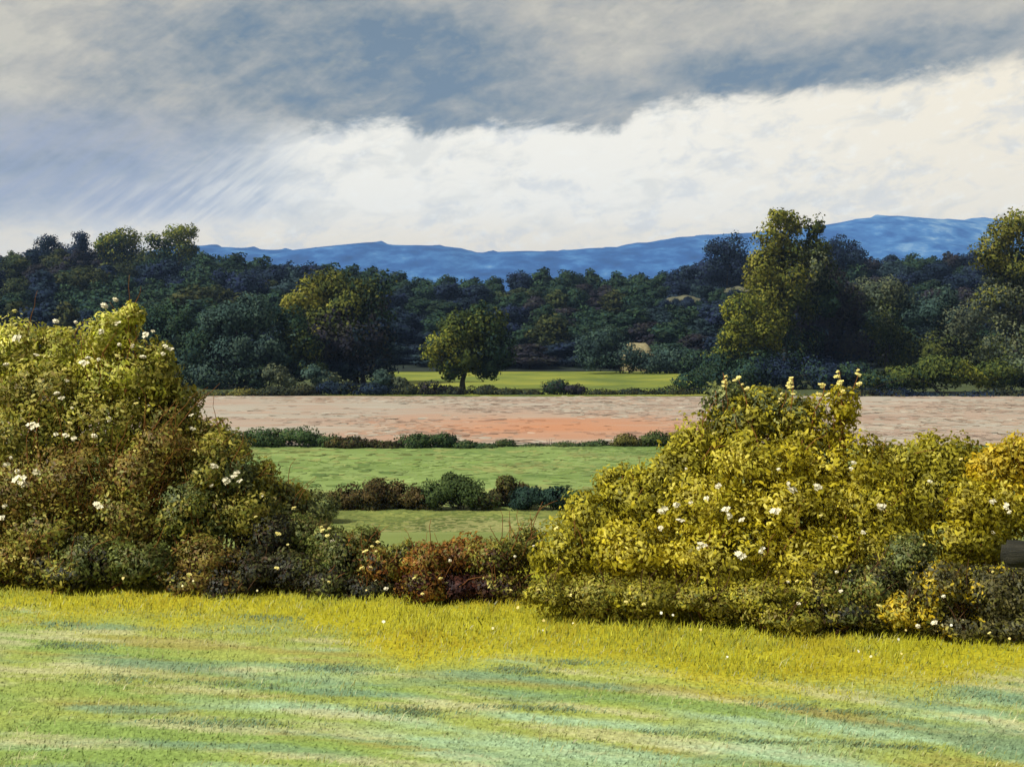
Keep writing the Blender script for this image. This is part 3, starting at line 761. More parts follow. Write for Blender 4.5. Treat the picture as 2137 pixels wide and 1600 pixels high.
M_GROUND, nt, N = new_mat('sward')
at = N('ShaderNodeAttribute'); at.attribute_name = 'tint'
g = N('ShaderNodeNewGeometry'); nz = N('ShaderNodeTexNoise'); nz.inputs['Scale'].default_value = 26; nz.inputs['Detail'].default_value = 5
nt.links.new(g.outputs['Position'], nz.inputs['Vector'])
mr = N('ShaderNodeMapRange'); mr.inputs[1].default_value = 0.3; mr.inputs[2].default_value = 0.7; mr.inputs[3].default_value = 0.7; mr.inputs[4].default_value = 1.12
nt.links.new(nz.outputs['Fac'], mr.inputs[0])
hs = N('ShaderNodeHueSaturation'); nt.links.new(at.outputs['Color'], hs.inputs['Color']); nt.links.new(mr.outputs[0], hs.inputs['Value'])
b = N('ShaderNodeBsdfPrincipled'); b.inputs['Roughness'].default_value = 0.9; b.inputs['Specular IOR Level'].default_value = 0.1
nt.links.new(hs.outputs[0], b.inputs['Base Color'])
bp = N('ShaderNodeBump'); bp.inputs['Strength'].default_value = 0.6; bp.inputs['Distance'].default_value = 0.03
nt.links.new(nz.outputs['Fac'], bp.inputs['Height']); nt.links.new(bp.outputs[0], b.inputs['Normal'])
out = N('ShaderNodeOutputMaterial'); nt.links.new(b.outputs[0], out.inputs[0])


def near_col(x, y):
    c = meadow_col(x, y)
    yc = lin((164, 154, 32)) * (0.8 + 0.4 * fbm(x * 3, y * 3, 71, 3))[..., None]
    m = yellow_mask(x, y)[..., None]
    c = c * (1 - m) + yc * m
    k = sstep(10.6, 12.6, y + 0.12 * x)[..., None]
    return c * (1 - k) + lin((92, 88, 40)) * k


GX = np.linspace(-11, 11, 420); GY = np.linspace(2.5, 14.5, 240)


def bumpz(x, y): return 0.035 * (fbm(x * 1.4, y * 1.9, 81, 3) - 0.5)


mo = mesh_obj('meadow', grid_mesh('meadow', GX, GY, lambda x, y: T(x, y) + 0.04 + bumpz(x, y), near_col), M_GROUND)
tag(mo, 'pale streaky mown meadow across the foreground', 'meadow', kind='structure')

M_TERRAIN = noise_mat('rough pasture', [lin((52, 58, 34)), lin((70, 78, 40)), lin((88, 90, 46))], 0.12, (1, 1, 1), bump=0.2)
M_FLOOR = noise_mat('woodland floor', [lin((20, 26, 22)), lin((32, 40, 30)), lin((44, 50, 34))], 0.2, (1, 1, 1), bump=0.2)
ys = np.concatenate([np.arange(-60, 8, 4), np.arange(8, 52, 0.8), np.arange(52, 240, 6), np.arange(240, 500, 10), np.arange(500, 1100, 40), np.linspace(1100, 9000, 26)])
tt = np.linspace(-1, 1, 161); xs = np.sinh(tt * 5.2) / math.sinh(5.2) * 6500
to = mesh_obj('terrain', grid_mesh('terrain', xs, ys, T), M_TERRAIN)
tag(to, 'rough pasture land of the valley under the fields and woods', 'land', kind='structure')


def field(name, label, cat, mat, d0, d1, x0, x1, lift, wav=0.0, seed=0, nx=90, ny=40):
    """a sheet of land from distance d0 to d1; its far and near edges waver a little"""
    U, V = np.meshgrid(np.linspace(0, 1, nx), np.linspace(0, 1, ny))
    X = x0 + (x1 - x0) * U
    e0 = d0 + wav * (fbm(X * 0.05, X * 0 + seed, seed, 3) - 0.5); e1 = d1 + wav * 1.6 * (fbm(X * 0.04, X * 0 + seed + 5, seed + 3, 3) - 0.5)
    Y = e0 + (e1 - e0) * V
    v = np.stack([X, Y, T(X, Y) + lift], -1).reshape(-1, 3)
    i = np.arange(nx * ny).reshape(ny, nx)
    q = np.stack([i[:-1, :-1], i[:-1, 1:], i[1:, 1:], i[1:, :-1]], -1).reshape(-1)
    return tag(mesh_obj(name, mesh_np(name, v, 4, q), mat), label, cat, kind='structure')


M_F1 = noise_mat('dull green field', [lin((96, 106, 50)), lin((112, 122, 58)), lin((130, 136, 74))], 0.22, (0.7, 1.0, 1), rot=-0.1, bump=0.15)
M_F2 = noise_mat('bright green field', [lin((86, 106, 52)), lin((106, 124, 60)), lin((122, 138, 72)), lin((136, 140, 76))], 0.13, (0.8, 1.0, 1), rot=0.06, bump=0.15)
M_F4 = noise_mat('yellow meadow', [lin((78, 92, 36)), lin((106, 114, 38)), lin((140, 138, 48))], 0.12, (0.7, 0.6, 1), bump=0.15)
field('lower_field', 'dull green field just beyond the hedge gap', 'field', M_F1, 13.5, 55.5, -40, 40, 0.05, ny=110)
field('green_field', 'bright green field between the two low hedges', 'field', M_F2, 55.5, 85.5, -60, 60, 0.03)
field('yellow_meadow', 'sunlit yellow meadow behind the lone round tree', 'field', M_F4, 152, 247, -23, 34, 0.03, 6, 3)
field('woodland_floor', 'dark leafy floor of the wood climbing the valley side', 'land', M_FLOOR, 240, 560, -420, 420, 0.12, 5, 21, 120, 60)
# ploughed field with a broad orange patch of bare soil
M_PL, nt, N = new_mat('ploughed earth')
g = N('ShaderNodeNewGeometry')
mp = N('ShaderNodeMapping'); mp.inputs['Scale'].default_value = (0.07, 0.2, 1); mp.inputs['Rotation'].default_value = (0, 0, 0.03)
nt.links.new(g.outputs['Position'], mp.inputs['Vector'])
nz = N('ShaderNodeTexNoise'); nz.inputs['Scale'].default_value = 1.0; nz.inputs['Detail'].default_value = 7; nz.inputs['Roughness'].default_value = 0.6
nt.links.new(mp.outputs[0], nz.inputs['Vector'])
cr = N('ShaderNodeValToRGB')
set_ramp(cr, [(p_, lin(c_)) for p_, c_ in [(0.30, (144, 120, 100)), (0.74, (170, 158, 138)), (0.46, (158, 136, 114)), (0.58, (154, 144, 124))]])
nt.links.new(nz.outputs['Fac'], cr.inputs[0])
sub = N('ShaderNodeVectorMath'); sub.operation = 'SUBTRACT'; sub.inputs[1].default_value = (3.5, 103, -5.5)
nt.links.new(g.outputs['Position'], sub.inputs[0])
dv = N('ShaderNodeVectorMath'); dv.operation = 'DIVIDE'; dv.inputs[1].default_value = (13.0, 13.0, 50); nt.links.new(sub.outputs[0], dv.inputs[0])
ln = N('ShaderNodeVectorMath'); ln.operation = 'LENGTH'; nt.links.new(dv.outputs[0], ln.inputs[0])
ad = N('ShaderNodeMath'); ad.operation = 'MULTIPLY_ADD'; ad.inputs[1].default_value = 1.3; nt.links.new(nz.outputs['Fac'], ad.inputs[0]); nt.links.new(ln.outputs['Value'], ad.inputs[2])
mr = N('ShaderNodeMapRange'); mr.inputs[1].default_value = 2.3; mr.inputs[2].default_value = 0.7; mr.inputs[3].default_value = 0; mr.inputs[4].default_value = 0.9
nt.links.new(ad.outputs[0], mr.inputs[0])
mx = N('ShaderNodeMix'); mx.data_type = 'RGBA'; nt.links.new(mr.outputs[0], mx.inputs['Factor'])
nt.links.new(cr.outputs[0], mx.inputs[6]); mx.inputs[7].default_value = (*lin((174, 118, 80)), 1)
b = N('ShaderNodeBsdfPrincipled'); b.inputs['Roughness'].default_value = 0.95; b.inputs['Specular IOR Level'].default_value = 0.1
nt.links.new(mx.outputs[2], b.inputs['Base Color'])
bp = N('ShaderNodeBump'); bp.inputs['Strength'].default_value = 0.25; bp.inputs['Distance'].default_value = 0.3
nt.links.new(nz.outputs['Fac'], bp.inputs['Height']); nt.links.new(bp.outputs[0], b.inputs['Normal'])
out = N('ShaderNodeOutputMaterial'); nt.links.new(b.outputs[0], out.inputs[0])
field('ploughed_field', 'pinkish bare ploughed field with an orange patch of earth', 'field', M_PL, 86, 150.5, -120, 120, 0.03, 2.5, 9)

# haystack and stubble glimpses in the wood
M_HAY = noise_mat('old straw', [lin((112, 100, 68)), lin((136, 124, 86)), lin((152, 140, 104))], 1.6, (1, 1, 3), bump=0.4)


M_STUB = noise_mat('old stubble', [lin((60, 62, 42)), lin((82, 80, 56)), lin((98, 94, 68))], 0.4, (1, 1, 1))


def haystack(name, px, d, w, ln_, h, label):
    rng = np.random.default_rng(77)
    x = (px - CX) / F * d; gz = float(T(x, d))
    prof = [(1.0, 0.0), (1.06, 0.3), (1.1, 0.55), (1.0, 0.62), (0.72, 0.8), (0.36, 0.94), (0.08, 1.0)]
    V, L, k = [], [], 28
    for s, z in prof:
        for i in range(k):
            a = 2 * math.pi * i / k
            ca, sa = math.cos(a), math.sin(a)
            q = 0.75
            r1 = math.copysign(abs(ca) ** q, ca); r2 = math.copysign(abs(sa) ** q, sa)
            V.append((r1 * w / 2 * (s if z < 0.63 else 0.45 + 0.55 * s) + rng.normal() * 0.05, r2 * ln_ / 2 * s + rng.normal() * 0.05, z * h + rng.normal() * 0.04))
    for j in range(len(prof) - 1):
        for i in range(k):
            L += [j * k + i, j * k + (i + 1) % k, (j + 1) * k + (i + 1) % k, (j + 1) * k + i]
    tot = [4] * (len(L) // 4) + [k]; L += [(len(prof) - 1) * k + i for i in range(k)]
    return tag(mesh_obj(name, mesh_np(name, V, np.array(tot), L), M_HAY, None, (x, d, gz - 0.05)), label, 'haystack')


haystack('haystack', 1330, 242, 6.2, 5.0, 5.6, 'pale straw coloured haystack peeping out between shrubs at the wood edge')


def clearing(px, py, wpx, hpx, d, label):
    c = P(px, py, d); w = wpx * d / F; h = hpx * d / F
    x = np.linspace(-1, 1, 24); y = np.linspace(-1, 1, 16)
    X, Y = np.meshgrid(x, y)
    Z = (0.6 + 0.8 * fbm(X * 3, Y * 3, 19, 3)) * h * 3.2 * np.sqrt(np.clip(1.02 - X ** 2, 0, 1)) * np.sqrt(np.clip(1.02 - Y ** 2, 0, 1)) - h * 2.2
    X = X * w * 1.25; Y = Y * 12
    v = np.stack([X, Y, Z], -1).reshape(-1, 3); i = np.arange(24 * 16).reshape(16, 24)
    q = np.stack([i[:-1, :-1], i[:-1, 1:], i[1:, 1:], i[1:, :-1]], -1).reshape(-1)
    return tag(mesh_obj('stubble_field', mesh_np('stubble_field', v, 4, q), M_STUB, None, c), label, 'field', kind='structure')


clearing(1425, 624, 36, 5, 366, 'pale stubble strip glimpsed in the wood below the dome tree')
clearing(1535, 604, 20, 4, 366, 'small pale stubble strip glimpsed beside the tall poplar')

# ------------------------------------------------------------------ blue hills
HX = [-2600, -900, 0, 300, 400, 500, 560, 620, 700, 780, 830, 900, 950, 1000, 1050, 1100, 1150, 1220, 1300, 1360, 1400, 1500, 1560, 1650, 1720, 1770, 1850, 1920, 1990, 2080, 2137, 2500, 3200, 4800]
HYY = [560, 560, 550, 525, 503, 508, 512, 514, 505, 497, 503, 504, 509, 519, 517, 515, 517, 510, 507, 495, 488, 480, 478, 470, 462, 449, 443, 449, 452, 450, 450, 470, 460, 500]
RIDGE = 3500.0
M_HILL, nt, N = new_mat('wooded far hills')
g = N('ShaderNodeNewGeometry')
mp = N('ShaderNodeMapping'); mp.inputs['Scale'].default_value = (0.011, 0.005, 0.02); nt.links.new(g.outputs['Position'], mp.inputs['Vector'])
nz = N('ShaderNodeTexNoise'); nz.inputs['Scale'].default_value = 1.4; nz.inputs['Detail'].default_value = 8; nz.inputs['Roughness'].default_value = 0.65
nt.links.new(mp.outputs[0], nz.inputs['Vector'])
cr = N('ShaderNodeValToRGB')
set_ramp(cr, [(p_, lin(c_)) for p_, c_ in [(0.28, (18, 52, 90)), (0.78, (112, 138, 154)), (0.48, (28, 70, 116)), (0.62, (54, 98, 138))]])  # blue of the distant haze is put into the hill colour
sx = N('ShaderNodeSeparateXYZ'); nt.links.new(g.outputs['Position'], sx.inputs[0])      # hill colour turns paler towards the east
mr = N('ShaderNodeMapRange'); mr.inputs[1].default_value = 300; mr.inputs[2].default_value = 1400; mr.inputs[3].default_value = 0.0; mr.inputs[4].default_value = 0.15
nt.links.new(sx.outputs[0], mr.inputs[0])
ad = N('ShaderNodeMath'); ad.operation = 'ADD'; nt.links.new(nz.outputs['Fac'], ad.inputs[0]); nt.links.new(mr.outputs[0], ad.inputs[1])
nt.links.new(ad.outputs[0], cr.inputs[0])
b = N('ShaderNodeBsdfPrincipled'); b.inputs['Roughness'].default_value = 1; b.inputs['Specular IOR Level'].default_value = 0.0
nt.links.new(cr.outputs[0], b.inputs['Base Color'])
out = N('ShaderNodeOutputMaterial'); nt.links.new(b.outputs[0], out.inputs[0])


def hill_z(x, y):
    px = CX + x / RIDGE * F
    top = (HY - np.interp(px, HX, HYY)) / F * RIDGE + EYE
    t = sstep(2100, RIDGE, y)
    back = sstep(4600, RIDGE, y)
    zz = np.where(y <= RIDGE, -12 + (top + 12) * t, -12 + (top + 12) * back)
    n = fbm(x * 0.006, y * 0.006, 91, 5) - 0.5
    fold = (fbm(x * 0.0022 + y * 0.001, y * 0.0028, 95, 4) - 0.5) * 190 * t * (1 - sstep(RIDGE - 1000, RIDGE - 100, y))
    near_r = np.exp(-((y - RIDGE) / 60.0) ** 2)
    return zz + n * 45 * t * (1 - sstep(RIDGE - 1000, RIDGE - 150, y)) + fold - 14 + near_r * (fbm(x * 0.03, x * 0, 97, 3) - 0.5) * 26


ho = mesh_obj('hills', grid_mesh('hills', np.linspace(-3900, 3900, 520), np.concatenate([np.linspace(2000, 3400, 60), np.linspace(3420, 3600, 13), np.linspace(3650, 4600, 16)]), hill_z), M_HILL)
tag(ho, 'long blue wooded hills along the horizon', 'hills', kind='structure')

# haze: one closed box of even blue air
M_HAZE, nt, N = new_mat('blue air')
pv = N('ShaderNodeVolumePrincipled'); pv.inputs['Color'].default_value = (0.42, 0.62, 0.95, 1); pv.inputs['Density'].default_value = 0.00009
pv.inputs['Anisotropy'].default_value = 0.0
out = N('ShaderNodeOutputMaterial'); nt.links.new(pv.outputs[0], out.inputs['Volume'])
hb = np.array([(x, y, z) for x in (-6600, 6600) for y in (-80, 9100) for z in (-14, 420)], float)
hf = [0, 1, 3, 2, 4, 6, 7, 5, 0, 4, 5, 1, 2, 3, 7, 6, 0, 2, 6, 4, 1, 5, 7, 3]
tag(mesh_obj('haze', mesh_np('haze', hb, 4, hf, smooth=False), M_HAZE), 'thin blue air over the whole valley', 'haze', kind='stuff')


M_FLAT = leaf_mat('tussocks', 0.1, 0.0, 0.8, 0.1, scale=0.3)
# ------------------------------------------------------------------ grass
def blades(name, x, y, h, w, cols, lean, rng, label, cat, zoff=0.04, mat=None):
    n = len(x)
    z = T(x, y) + zoff + bumpz(x, y) - 0.005
    a = rng.uniform(-1.2, 1.2, n)
    wx, wy = np.cos(a) * w / 2, np.sin(a) * w / 2 * 0.5
    lx = lean[0] * h + rng.normal(size=n) * 0.35 * h; ly = lean[1] * h + rng.normal(size=n) * 0.35 * h
    V = np.empty((n, 5, 3))
    V[:, 0] = np.stack([x - wx, y - wy, z], 1); V[:, 1] = np.stack([x + wx, y + wy, z], 1)
    V[:, 2] = np.stack([x + wx * 0.8 + lx * 0.35, y + wy * 0.8 + ly * 0.35, z + h * 0.6], 1)
    V[:, 3] = np.stack([x + lx, y + ly, z + h * 0.95], 1)
    V[:, 4] = np.stack([x - wx * 0.8 + lx * 0.35, y - wy * 0.8 + ly * 0.35, z + h * 0.6], 1)
    nn = unit(np.stack([rng.normal(size=n) * 0.2, -0.25 + rng.normal(size=n) * 0.2, np.ones(n)], 1))
    me = mesh_np(name, V.reshape(-1, 3), 5, np.arange(n * 5), np.repeat(cols, 5, 0), np.repeat(nn, 5, 0))
    return tag(mesh_obj(name, me, mat or M_GRASS), label, cat, kind='stuff')


rg = np.random.default_rng(17)
n = 185000
y = 4.6 + 7.4 * rg.random(n) ** 1.25
x = (rg.random(n) - 0.5) * 2 * (y * 0.5 + 1.8)
ym = yellow_mask(x, y)
keep = rg.random(n) > ym * 0.9
x, y = x[keep], y[keep]
c = meadow_col(x, y) * rg.uniform(0.9, 1.1, len(x))[:, None]
blades('meadow_grass', x, y, rg.uniform(0.010, 0.030, len(x)) * (0.6 + 0.9 * fbm(x * 1.5, y * 2, 33, 3)), rg.uniform(0.005, 0.010, len(x)), c, (0.5, -0.1), rg, 'short pale green grass of the mown meadow', 'grass')
n = 16000
y = 4.7 + 6.4 * rg.random(n) ** 1.2
x = (rg.random(n) - 0.5) * 2 * (y * 0.5 + 1.8)
keep = rg.random(n) < np.clip((fbm(x * 0.9, (y + 0.3 * x) * 3.2, 88, 3) - 0.44) * 6, 0.04, 1)
x, y = x[keep], y[keep]
SG = np.array(pal((176, 170, 110), (150, 150, 72), (132, 140, 66), (196, 190, 140), (120, 128, 70)))
c = SG[rg.integers(0, 5, len(x))] * rg.uniform(0.85, 1.15, len(x))[:, None]
blades('straw_grass', x, y, rg.uniform(0.03, 0.075, len(x)), rg.uniform(0.003, 0.006, len(x)), c, (0.6, -0.15), rg, 'thin straw coloured grass stalks bending over in the mown meadow', 'grass')
n = 112000
y = 7.2 + 6.3 * rg.random(n)
x = (rg.random(n) - 0.5) * 2 * (y * 0.5 + 1.8)
keep = rg.random(n) < yellow_mask(x, y, 40) * (1 - 0.8 * sstep(12.0, 13.3, y))
x, y = x[keep], y[keep]
YL = np.array(pal((170, 164, 30), (154, 148, 30), (186, 180, 50), (138, 140, 38), (168, 152, 28)))
k1 = fbm(x * 1.3, y * 1.3, 44, 3)
ci = np.clip((k1 - 0.3) / 0.4 * 5 + rg.normal(size=len(x)) * 1.2, 0, 4.99).astype(int)
c = YL[ci] * rg.uniform(0.8, 1.15, len(x))[:, None]
gm = np.clip((fbm(x * 0.8 + 7, y * 0.8, 45, 3) - 0.46) * 5, 0, 1)[:, None] * (0.25 + 0.6 * sstep(1.0, -2.5, x))[:, None]
c = c * (1 - gm) + lin((150, 156, 50)) * gm
blades('long_grass', x, y, rg.uniform(0.03, 0.10, len(x)) * (0.35 + 0.65 * yellow_mask(x, y - 0.7, 60)) * (0.6 + 0.8 * fbm(x * 2, y * 2, 46, 3)), rg.uniform(0.005, 0.010, len(x)), c, (0.18, -0.08), rg, 'long golden yellow grass along the foot of the bushes', 'grass')

# coarse tussocks on the fields, clods on the ploughed land
def scatter(name, n, d0, d1, cols, size, label, cat, lift, seed, flat=0.5, edge=0.0):
    r0 = np.random.default_rng(seed)
    y = d0 + (d1 - d0) * r0.random(n); x = (r0.random(n) - 0.5) * 2 * (y * 0.43 + 3)
    keep = r0.random(n) < np.clip((fbm(x * 0.12, y * 0.12, seed, 4) - 0.42) * 6, 0.08, 1)
    x, y = x[keep], y[keep]; m = len(x)
    p = np.stack([x, y, T(x, y) + lift], 1)
    nn = unit(np.stack([r0.normal(size=m) * 0.03, -0.03 + r0.normal(size=m) * 0.03, np.ones(m)], 1))
    cc = np.array(cols); k = np.clip(fbm(x * 0.08, y * 0.2, seed + 5, 3) * len(cc) * 1.4 - 0.2 * len(cc) + r0.normal(size=m) * 0.7, 0, len(cc) - 0.01).astype(int)
    cc = cc[k]
    if name == 'earth_clods':     # the orange soil patch turns up orange clods
        w = np.clip(1.5 - np.hypot((x - 3.5) / 15, (y - 103) / 11) - 0.6 * r0.random(m), 0, 1)[:, None]
        cc = cc * (1 - w) + lin((172, 118, 82)) * w
    k = slice(None)
    me = leaves(name, p, nn, size * r0.uniform(0.5, 1.6, m), cc[k] * r0.uniform(0.9, 1.1, m)[:, None], r0, HEX * np.array([1, 1, 0.05]), 0.6, 0.02, 0.9)
    return tag(mesh_obj(name, me, M_FLAT), label, cat, kind='stuff')


scatter('field_grass', 26000, 40, 55, pal((104, 112, 54), (122, 126, 62), (92, 102, 48), (136, 134, 78)), 0.5, 'tussocky grass of the dull green lower field', 'grass', 0.05, 601)
scatter('field_grass', 34000, 55.5, 85, pal((92, 112, 54), (110, 128, 62), (124, 140, 76), (132, 136, 74), (98, 106, 50)), 0.8, 'tussocky grass of the bright green field between the hedges', 'grass', 0.045, 602)
scatter('earth_clods', 9000, 87, 150, pal((146, 124, 104), (156, 136, 114), (164, 152, 130), (154, 130, 106), (158, 146, 124)), 1.1, 'loose clods over the pinkish ploughed field', 'soil', 0.045, 603)

# dark tufts in the meadow
TUFT = [(690, 1408, 75, 20), (500, 1440, 80, 14), (125, 1318, 62, 16), (845, 1500, 70, 20), (250, 1430, 80, 16), (400, 1527, 75, 14), (520, 1525, 80, 14), (1080, 1412, 50, 14), (1640, 1487, 60, 14),
        (1110, 1490, 90, 10), (1420, 1545, 80, 10), (1600, 1565, 90, 9), (1830, 1572, 90, 9), (160, 1360, 70, 14), (560, 1300, 62, 13), (1190, 1395, 50, 10), (1790, 1500, 60, 12), (2040, 1470, 62, 22)]
TC = pal((118, 144, 106), (106, 130, 94), (134, 148, 92), (122, 124, 74))
TX, TY = [], []
for i, (px, py, w, h) in enumerate(TUFT):
    d = EYE * F / (py - HY); xw = (px - CX) / F * d; nb = int(500 * rg.uniform(0.4, 1.1))
    u_ = rg.normal(size=nb) * 0.7 * w * d / F; v_ = rg.normal(size=nb) * 0.28 * h * d * d / (F * EYE)
    TX.append(xw + u_); TY.append(d + v_ - 0.16 * u_)
x = np.concatenate(TX); y = np.concatenate(TY)
c = np.array(TC)[rg.integers(0, 4, len(x))] * rg.uniform(0.8, 1.2, len(x))[:, None]
blades('coarse_grass', x, y, rg.uniform(0.012, 0.034, len(x)), rg.uniform(0.005, 0.010, len(x)), c, (0.7, -0.1), rg, 'streaks of coarser dark green grass in the pale mown meadow', 'grass')

# tiny wild flowers along the foot of the hedge
n = 36
pxs = rg.uniform(-100, 2250, n); pyb = np.interp(pxs, LOWX, LOWY) - rg.uniform(20, 110, n)
d = EYE * F / (pyb - HY); xw = (pxs - CX) / F * d
pts = np.stack([xw, d, 0.16 + 0.06 * rg.random(n)], 1)
nn = unit(np.stack([rg.normal(size=n) * 0.3, -0.7 + 0 * d, 0.6 + 0 * d], 1))
me = leaves('wild_flowers', pts, nn, rg.uniform(0.015, 0.035, n), np.array(pal((236, 222, 160), (230, 206, 120), (240, 234, 206)))[rg.integers(0, 3, n)], rg, HEX, 0.9, 0.4, 0.5)
tag(mesh_obj('wild_flowers', me, M_GRASS), 'tiny cream wild flowers dotted in the long yellow grass', 'flowers', kind='stuff')

# ------------------------------------------------------------------ sky
world = bpy.data.worlds.new('World'); scene.world = world; world.use_nodes = True
nt = world.node_tree; nt.nodes.clear(); N = nt.nodes.new; LK = nt.links.new
SKY_STRENGTH = 0.1


def val(v):
    return v


def M(op, a, b=None, c=None, clamp=False):
    n_ = N('ShaderNodeMath'); n_.operation = op; n_.use_clamp = clamp
    for i, v in enumerate((a, b, c)):
        if v is None: continue
        if isinstance(v, (int, float)): n_.inputs[i].default_value = v
        else: LK(v, n_.inputs[i])
    return n_.outputs[0]


def curve(x, pts, x0, x1):
    """piecewise curve through pts, x mapped from x0..x1"""
    mr_ = N('ShaderNodeMapRange'); mr_.inputs[1].default_value = x0; mr_.inputs[2].default_value = x1; LK(x, mr_.inputs[0])
    ys_ = [p[1] for p in pts]; lo, hi = min(ys_), max(ys_)
    if hi - lo < 1e-6: hi = lo + 1
    fc = N('ShaderNodeFloatCurve'); cv = fc.mapping.curves[0]
    P_ = [((p[0] - x0) / (x1 - x0), (p[1] - lo) / (hi - lo)) for p in pts]
    while len(cv.points) < len(P_): cv.points.new(0.5, 0.5)
    for pt, (a, b_) in zip(cv.points, P_): pt.location = (a, b_); pt.handle_type = 'AUTO_CLAMPED'
    fc.mapping.update(); LK(mr_.outputs[0], fc.inputs['Value'])
    return M('MULTIPLY_ADD', fc.outputs[0], hi - lo, lo)


def remap(x, a, b, c=0.0, d=1.0, smooth=True):
    r_ = N('ShaderNodeMapRange'); r_.interpolation_type = 'SMOOTHSTEP' if smooth else 'LINEAR'
    for i, v in enumerate((a, b, c, d)):
        if isinstance(v, (int, float)): r_.inputs[i + 1].default_value = v
        else: LK(v, r_.inputs[i + 1])
    LK(x, r_.inputs[0]); return r_.outputs[0]


def mixc(f, a, b):
    m_ = N('ShaderNodeMix'); m_.data_type = 'RGBA'
    if isinstance(f, (int, float)): m_.inputs['Factor'].default_value = f
    else: LK(f, m_.inputs['Factor'])
    for i, v in ((6, a), (7, b)):
        if isinstance(v, np.ndarray): m_.inputs[i].default_value = (*[float(t) for t in v], 1)
        else: LK(v, m_.inputs[i])
    return m_.outputs[2]


GAIN = 1.0 / (SKY_STRENGTH * 2 ** EXPO)


def sc(*c): return lin(c) * GAIN


tc = N('ShaderNodeTexCoord'); sep = N('ShaderNodeSeparateXYZ'); LK(tc.outputs['Generated'], sep.inputs[0])
az = M('MULTIPLY', M('ARCTAN2', sep.outputs[0], sep.outputs[1]), 57.29578)
elv = M('MULTIPLY', M('ARCSINE', sep.outputs[2]), 57.29578)


def skynoise(sx, sy, rot=0.0, detail=5, rough=0.55, w=0.0, dist=0.0):
    cb = N('ShaderNodeCombineXYZ'); ca, sa = math.cos(math.radians(rot)), math.sin(math.radians(rot))
    u = M('ADD', M('MULTIPLY', az, ca), M('MULTIPLY', elv, sa)); v = M('ADD', M('MULTIPLY', az, -sa), M('MULTIPLY', elv, ca))
    LK(M('MULTIPLY', u, 1 / sx), cb.inputs[0]); LK(M('MULTIPLY', v, 1 / sy), cb.inputs[1]); cb.inputs[2].default_value = w
    nz_ = N('ShaderNodeTexNoise'); nz_.inputs['Scale'].default_value = 1; nz_.inputs['Detail'].default_value = detail
    nz_.inputs['Roughness'].default_value = rough; nz_.inputs['Distortion'].default_value = dist
    LK(cb.outputs[0], nz_.inputs['Vector']); return nz_.outputs['Fac']


n_big = skynoise(6, 3, 14, 4, 0.55, 3.1, 0.4)
n_mid = skynoise(3.0, 1.2, 12, 6, 0.6, 7.7, 0.5)
n_str = skynoise(2.6, 0.35, 38, 5, 0.6, 1.3)
n_bil = skynoise(2.1, 1.2, 6, 6, 0.62, 11.3, 0.25)
n_fine = skynoise(0.9, 0.45, 12, 5, 0.65, 5.2, 0.1)
bound = curve(az, [(-40, 4.8), (-22.5, 5.2), (-18.6, 6.0), (-14.5, 7.4), (-10.3, 9.0), (-7.5, 9.3), (-5.3, 9.6), (-4.2, 9.15), (-2.6, 9.25), (0.7, 9.4), (4.6, 9.15), (5.6, 9.8), (7.3, 10.25), (11.6, 10.45), (15.8, 10.8), (19.9, 11.2), (22.5, 11.4), (40, 13)], -40, 40)
soft = curve(az, [(-40, 3.0), (-22, 2.6), (-14, 2.2), (-10.5, 0.9), (-7, 0.4), (0, 0.35), (10, 0.4), (22, 0.6), (40, 1)], -40, 40)
wob = M('MULTIPLY', M('SUBTRACT', n_mid, 0.5), 1.6)
wob2 = M('MULTIPLY', M('SUBTRACT', n_fine, 0.5), 0.9)
e = M('ADD', M('SUBTRACT', elv, bound), M('ADD', wob, wob2))
bank = remap(e, M('MULTIPLY', soft, -1.0), soft)
thick = curve(az, [(-40, 5), (-22, 5.5), (-14, 8), (-8, 7), (-3, 6), (2, 4.6), (6, 2.6), (12, 2.6), (22, 2.4), (40, 2.4)], -40, 40)
strength = curve(az, [(-40, 0.3), (-22, 0.52), (-15, 0.68), (-8, 0.85), (-5, 0.95), (0, 0.82), (5, 0.62), (9, 0.82), (15, 0.8), (20, 0.62), (24, 0.45), (40, 0.5)], -40, 40)
band = curve(M('DIVIDE', e, thick), [(-0.5, 0.7), (0, 0.85), (0.3, 1.0), (0.65, 0.9), (1.0, 0.5), (1.5, 0.25), (3, 0.2)], -0.5, 3)
D = M('ADD', M('MULTIPLY', strength, band), M('ADD', M('MULTIPLY', M('SUBTRACT', n_mid, 0.5), 0.9), M('ADD', M('MULTIPLY', M('SUBTRACT', n_big, 0.5), 0.7), M('ADD', M('MULTIPLY', M('SUBTRACT', n_str, 0.5), remap(az, -6, -13, 0.2, 0.42)), M('MULTIPLY', M('SUBTRACT', n_bil, 0.5), 1.3)))))
ramp = N('ShaderNodeValToRGB'); LK(D, ramp.inputs[0])
set_ramp(ramp, [(p_, lin(c_)) for p_, c_ in [(0.0, (210, 204, 186)), (1.0, (112, 132, 148)), (0.28, (190, 186, 174)), (0.52, (168, 170, 166)), (0.78, (140, 150, 154))]])
bankc = N('ShaderNodeMix'); bankc.data_type = 'RGBA'; bankc.blend_type = 'MULTIPLY'; bankc.inputs['Factor'].default_value = 1
LK(ramp.outputs[0], bankc.inputs[6]); bankc.inputs[7].default_value = (GAIN, GAIN, GAIN, 1)
# green-grey and lavender drifts in the bank
bk = mixc(M('MULTIPLY', remap(n_fine, 0.55, 0.75), 0.45), bankc.outputs[2], sc(168, 172, 158))
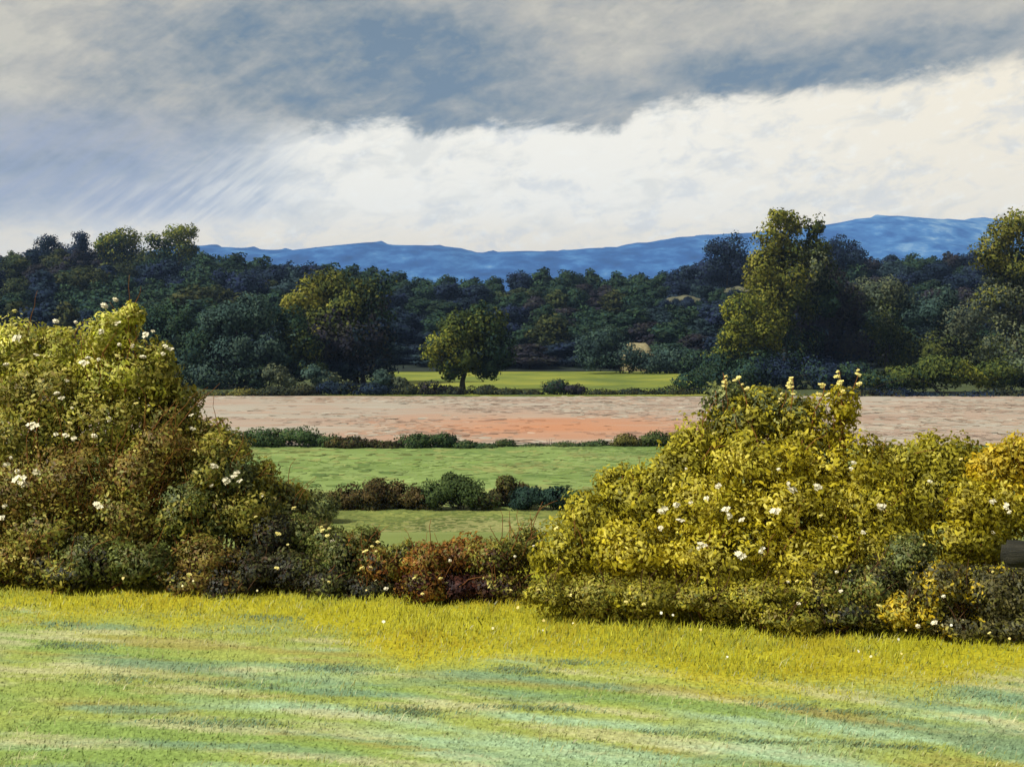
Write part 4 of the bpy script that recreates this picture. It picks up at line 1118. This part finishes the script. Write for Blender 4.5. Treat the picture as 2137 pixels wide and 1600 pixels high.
# bright cloud below
cream = mixc(remap(az, 2, 22), sc(248, 243, 228) * 1.12, sc(247, 236, 211) * 1.12)
cream = mixc(remap(elv, 6.0, 3.8), cream, sc(250, 236, 206) * 1.12)
cream = mixc(M('MULTIPLY', remap(n_bil, 0.5, 0.66), 0.55), cream, sc(214, 218, 220))
cream = mixc(M('MULTIPLY', remap(n_mid, 0.5, 0.68), 0.5), cream, sc(222, 222, 214))
cream = mixc(M('MULTIPLY', remap(n_fine, 0.52, 0.7), 0.5), cream, sc(254, 252, 240) * 1.1)
leftm = M('MULTIPLY', remap(az, -8, -13), remap(elv, 4.3, 5.8))
leftm = M('MULTIPLY', leftm, remap(M('ADD', n_str, M('MULTIPLY', n_big, 0.6)), 0.55, 0.95, 0.95, 0.35))
cream = mixc(leftm, cream, sc(176, 188, 202))
cloud = mixc(bank, cream, bk)
lav = M('MULTIPLY', remap(az, -10, -18), M('MULTIPLY', remap(elv, 10.5, 8.0), remap(elv, 4.0, 6.0)))
cloud = mixc(M('MULTIPLY', lav, remap(n_str, 0.3, 0.7, 0.75, 0.35)), cloud, sc(160, 170, 194))
sky = N('ShaderNodeTexSky'); sky.sky_type = 'NISHITA'; sky.sun_disc = False
sky.sun_elevation = math.radians(SUN_EL); sky.sun_rotation = math.radians(SUN_AZ)
cover = M('MULTIPLY', remap(M('ABSOLUTE', az), 120, 60, 0.55, 1.0), remap(elv, 55, 20, 0.6, 0.96))
final = mixc(cover, sky.outputs[0], cloud)
bg = N('ShaderNodeBackground'); bg.inputs['Strength'].default_value = SKY_STRENGTH; LK(final, bg.inputs['Color'])
wo = N('ShaderNodeOutputWorld'); LK(bg.outputs[0], wo.inputs['Surface'])

# ------------------------------------------------------------------ sun, camera, render
sl = bpy.data.lights.new('sun', 'SUN'); sl.energy = 4.2; sl.angle = math.radians(3.0)      # sun through thin broken cloud; sl.color = (1.0, 0.95, 0.85)
so = bpy.data.objects.new('sun', sl); COL.objects.link(so)
a, e = math.radians(SUN_AZ), math.radians(SUN_EL)
from mathutils import Vector
so.rotation_euler = Vector((math.sin(a) * math.cos(e), math.cos(a) * math.cos(e), math.sin(e))).to_track_quat('Z', 'Y').to_euler()
so.location = (-20, -10, 30)
cam = bpy.data.cameras.new('camera'); co = bpy.data.objects.new('camera', cam); COL.objects.link(co)
cam.sensor_width = 36; cam.lens = 36 * F / 2137.0
cam.shift_y = -(800 - HY) / 2137.0
co.location = (0, 0, EYE); co.rotation_euler = (math.pi / 2, 0, 0)
cam.clip_start = 0.1; cam.clip_end = 20000
scene.camera = co
scene.view_settings.view_transform = 'Standard'; scene.view_settings.look = 'None'
scene.view_settings.exposure = EXPO; scene.view_settings.gamma = 1; scene.view_settings.use_curve_mapping = False
scene.render.engine = 'CYCLES'
cy = scene.cycles
cy.max_bounces = 5; cy.diffuse_bounces = 3; cy.transmission_bounces = 3; cy.volume_bounces = 0
cy.use_denoising = True
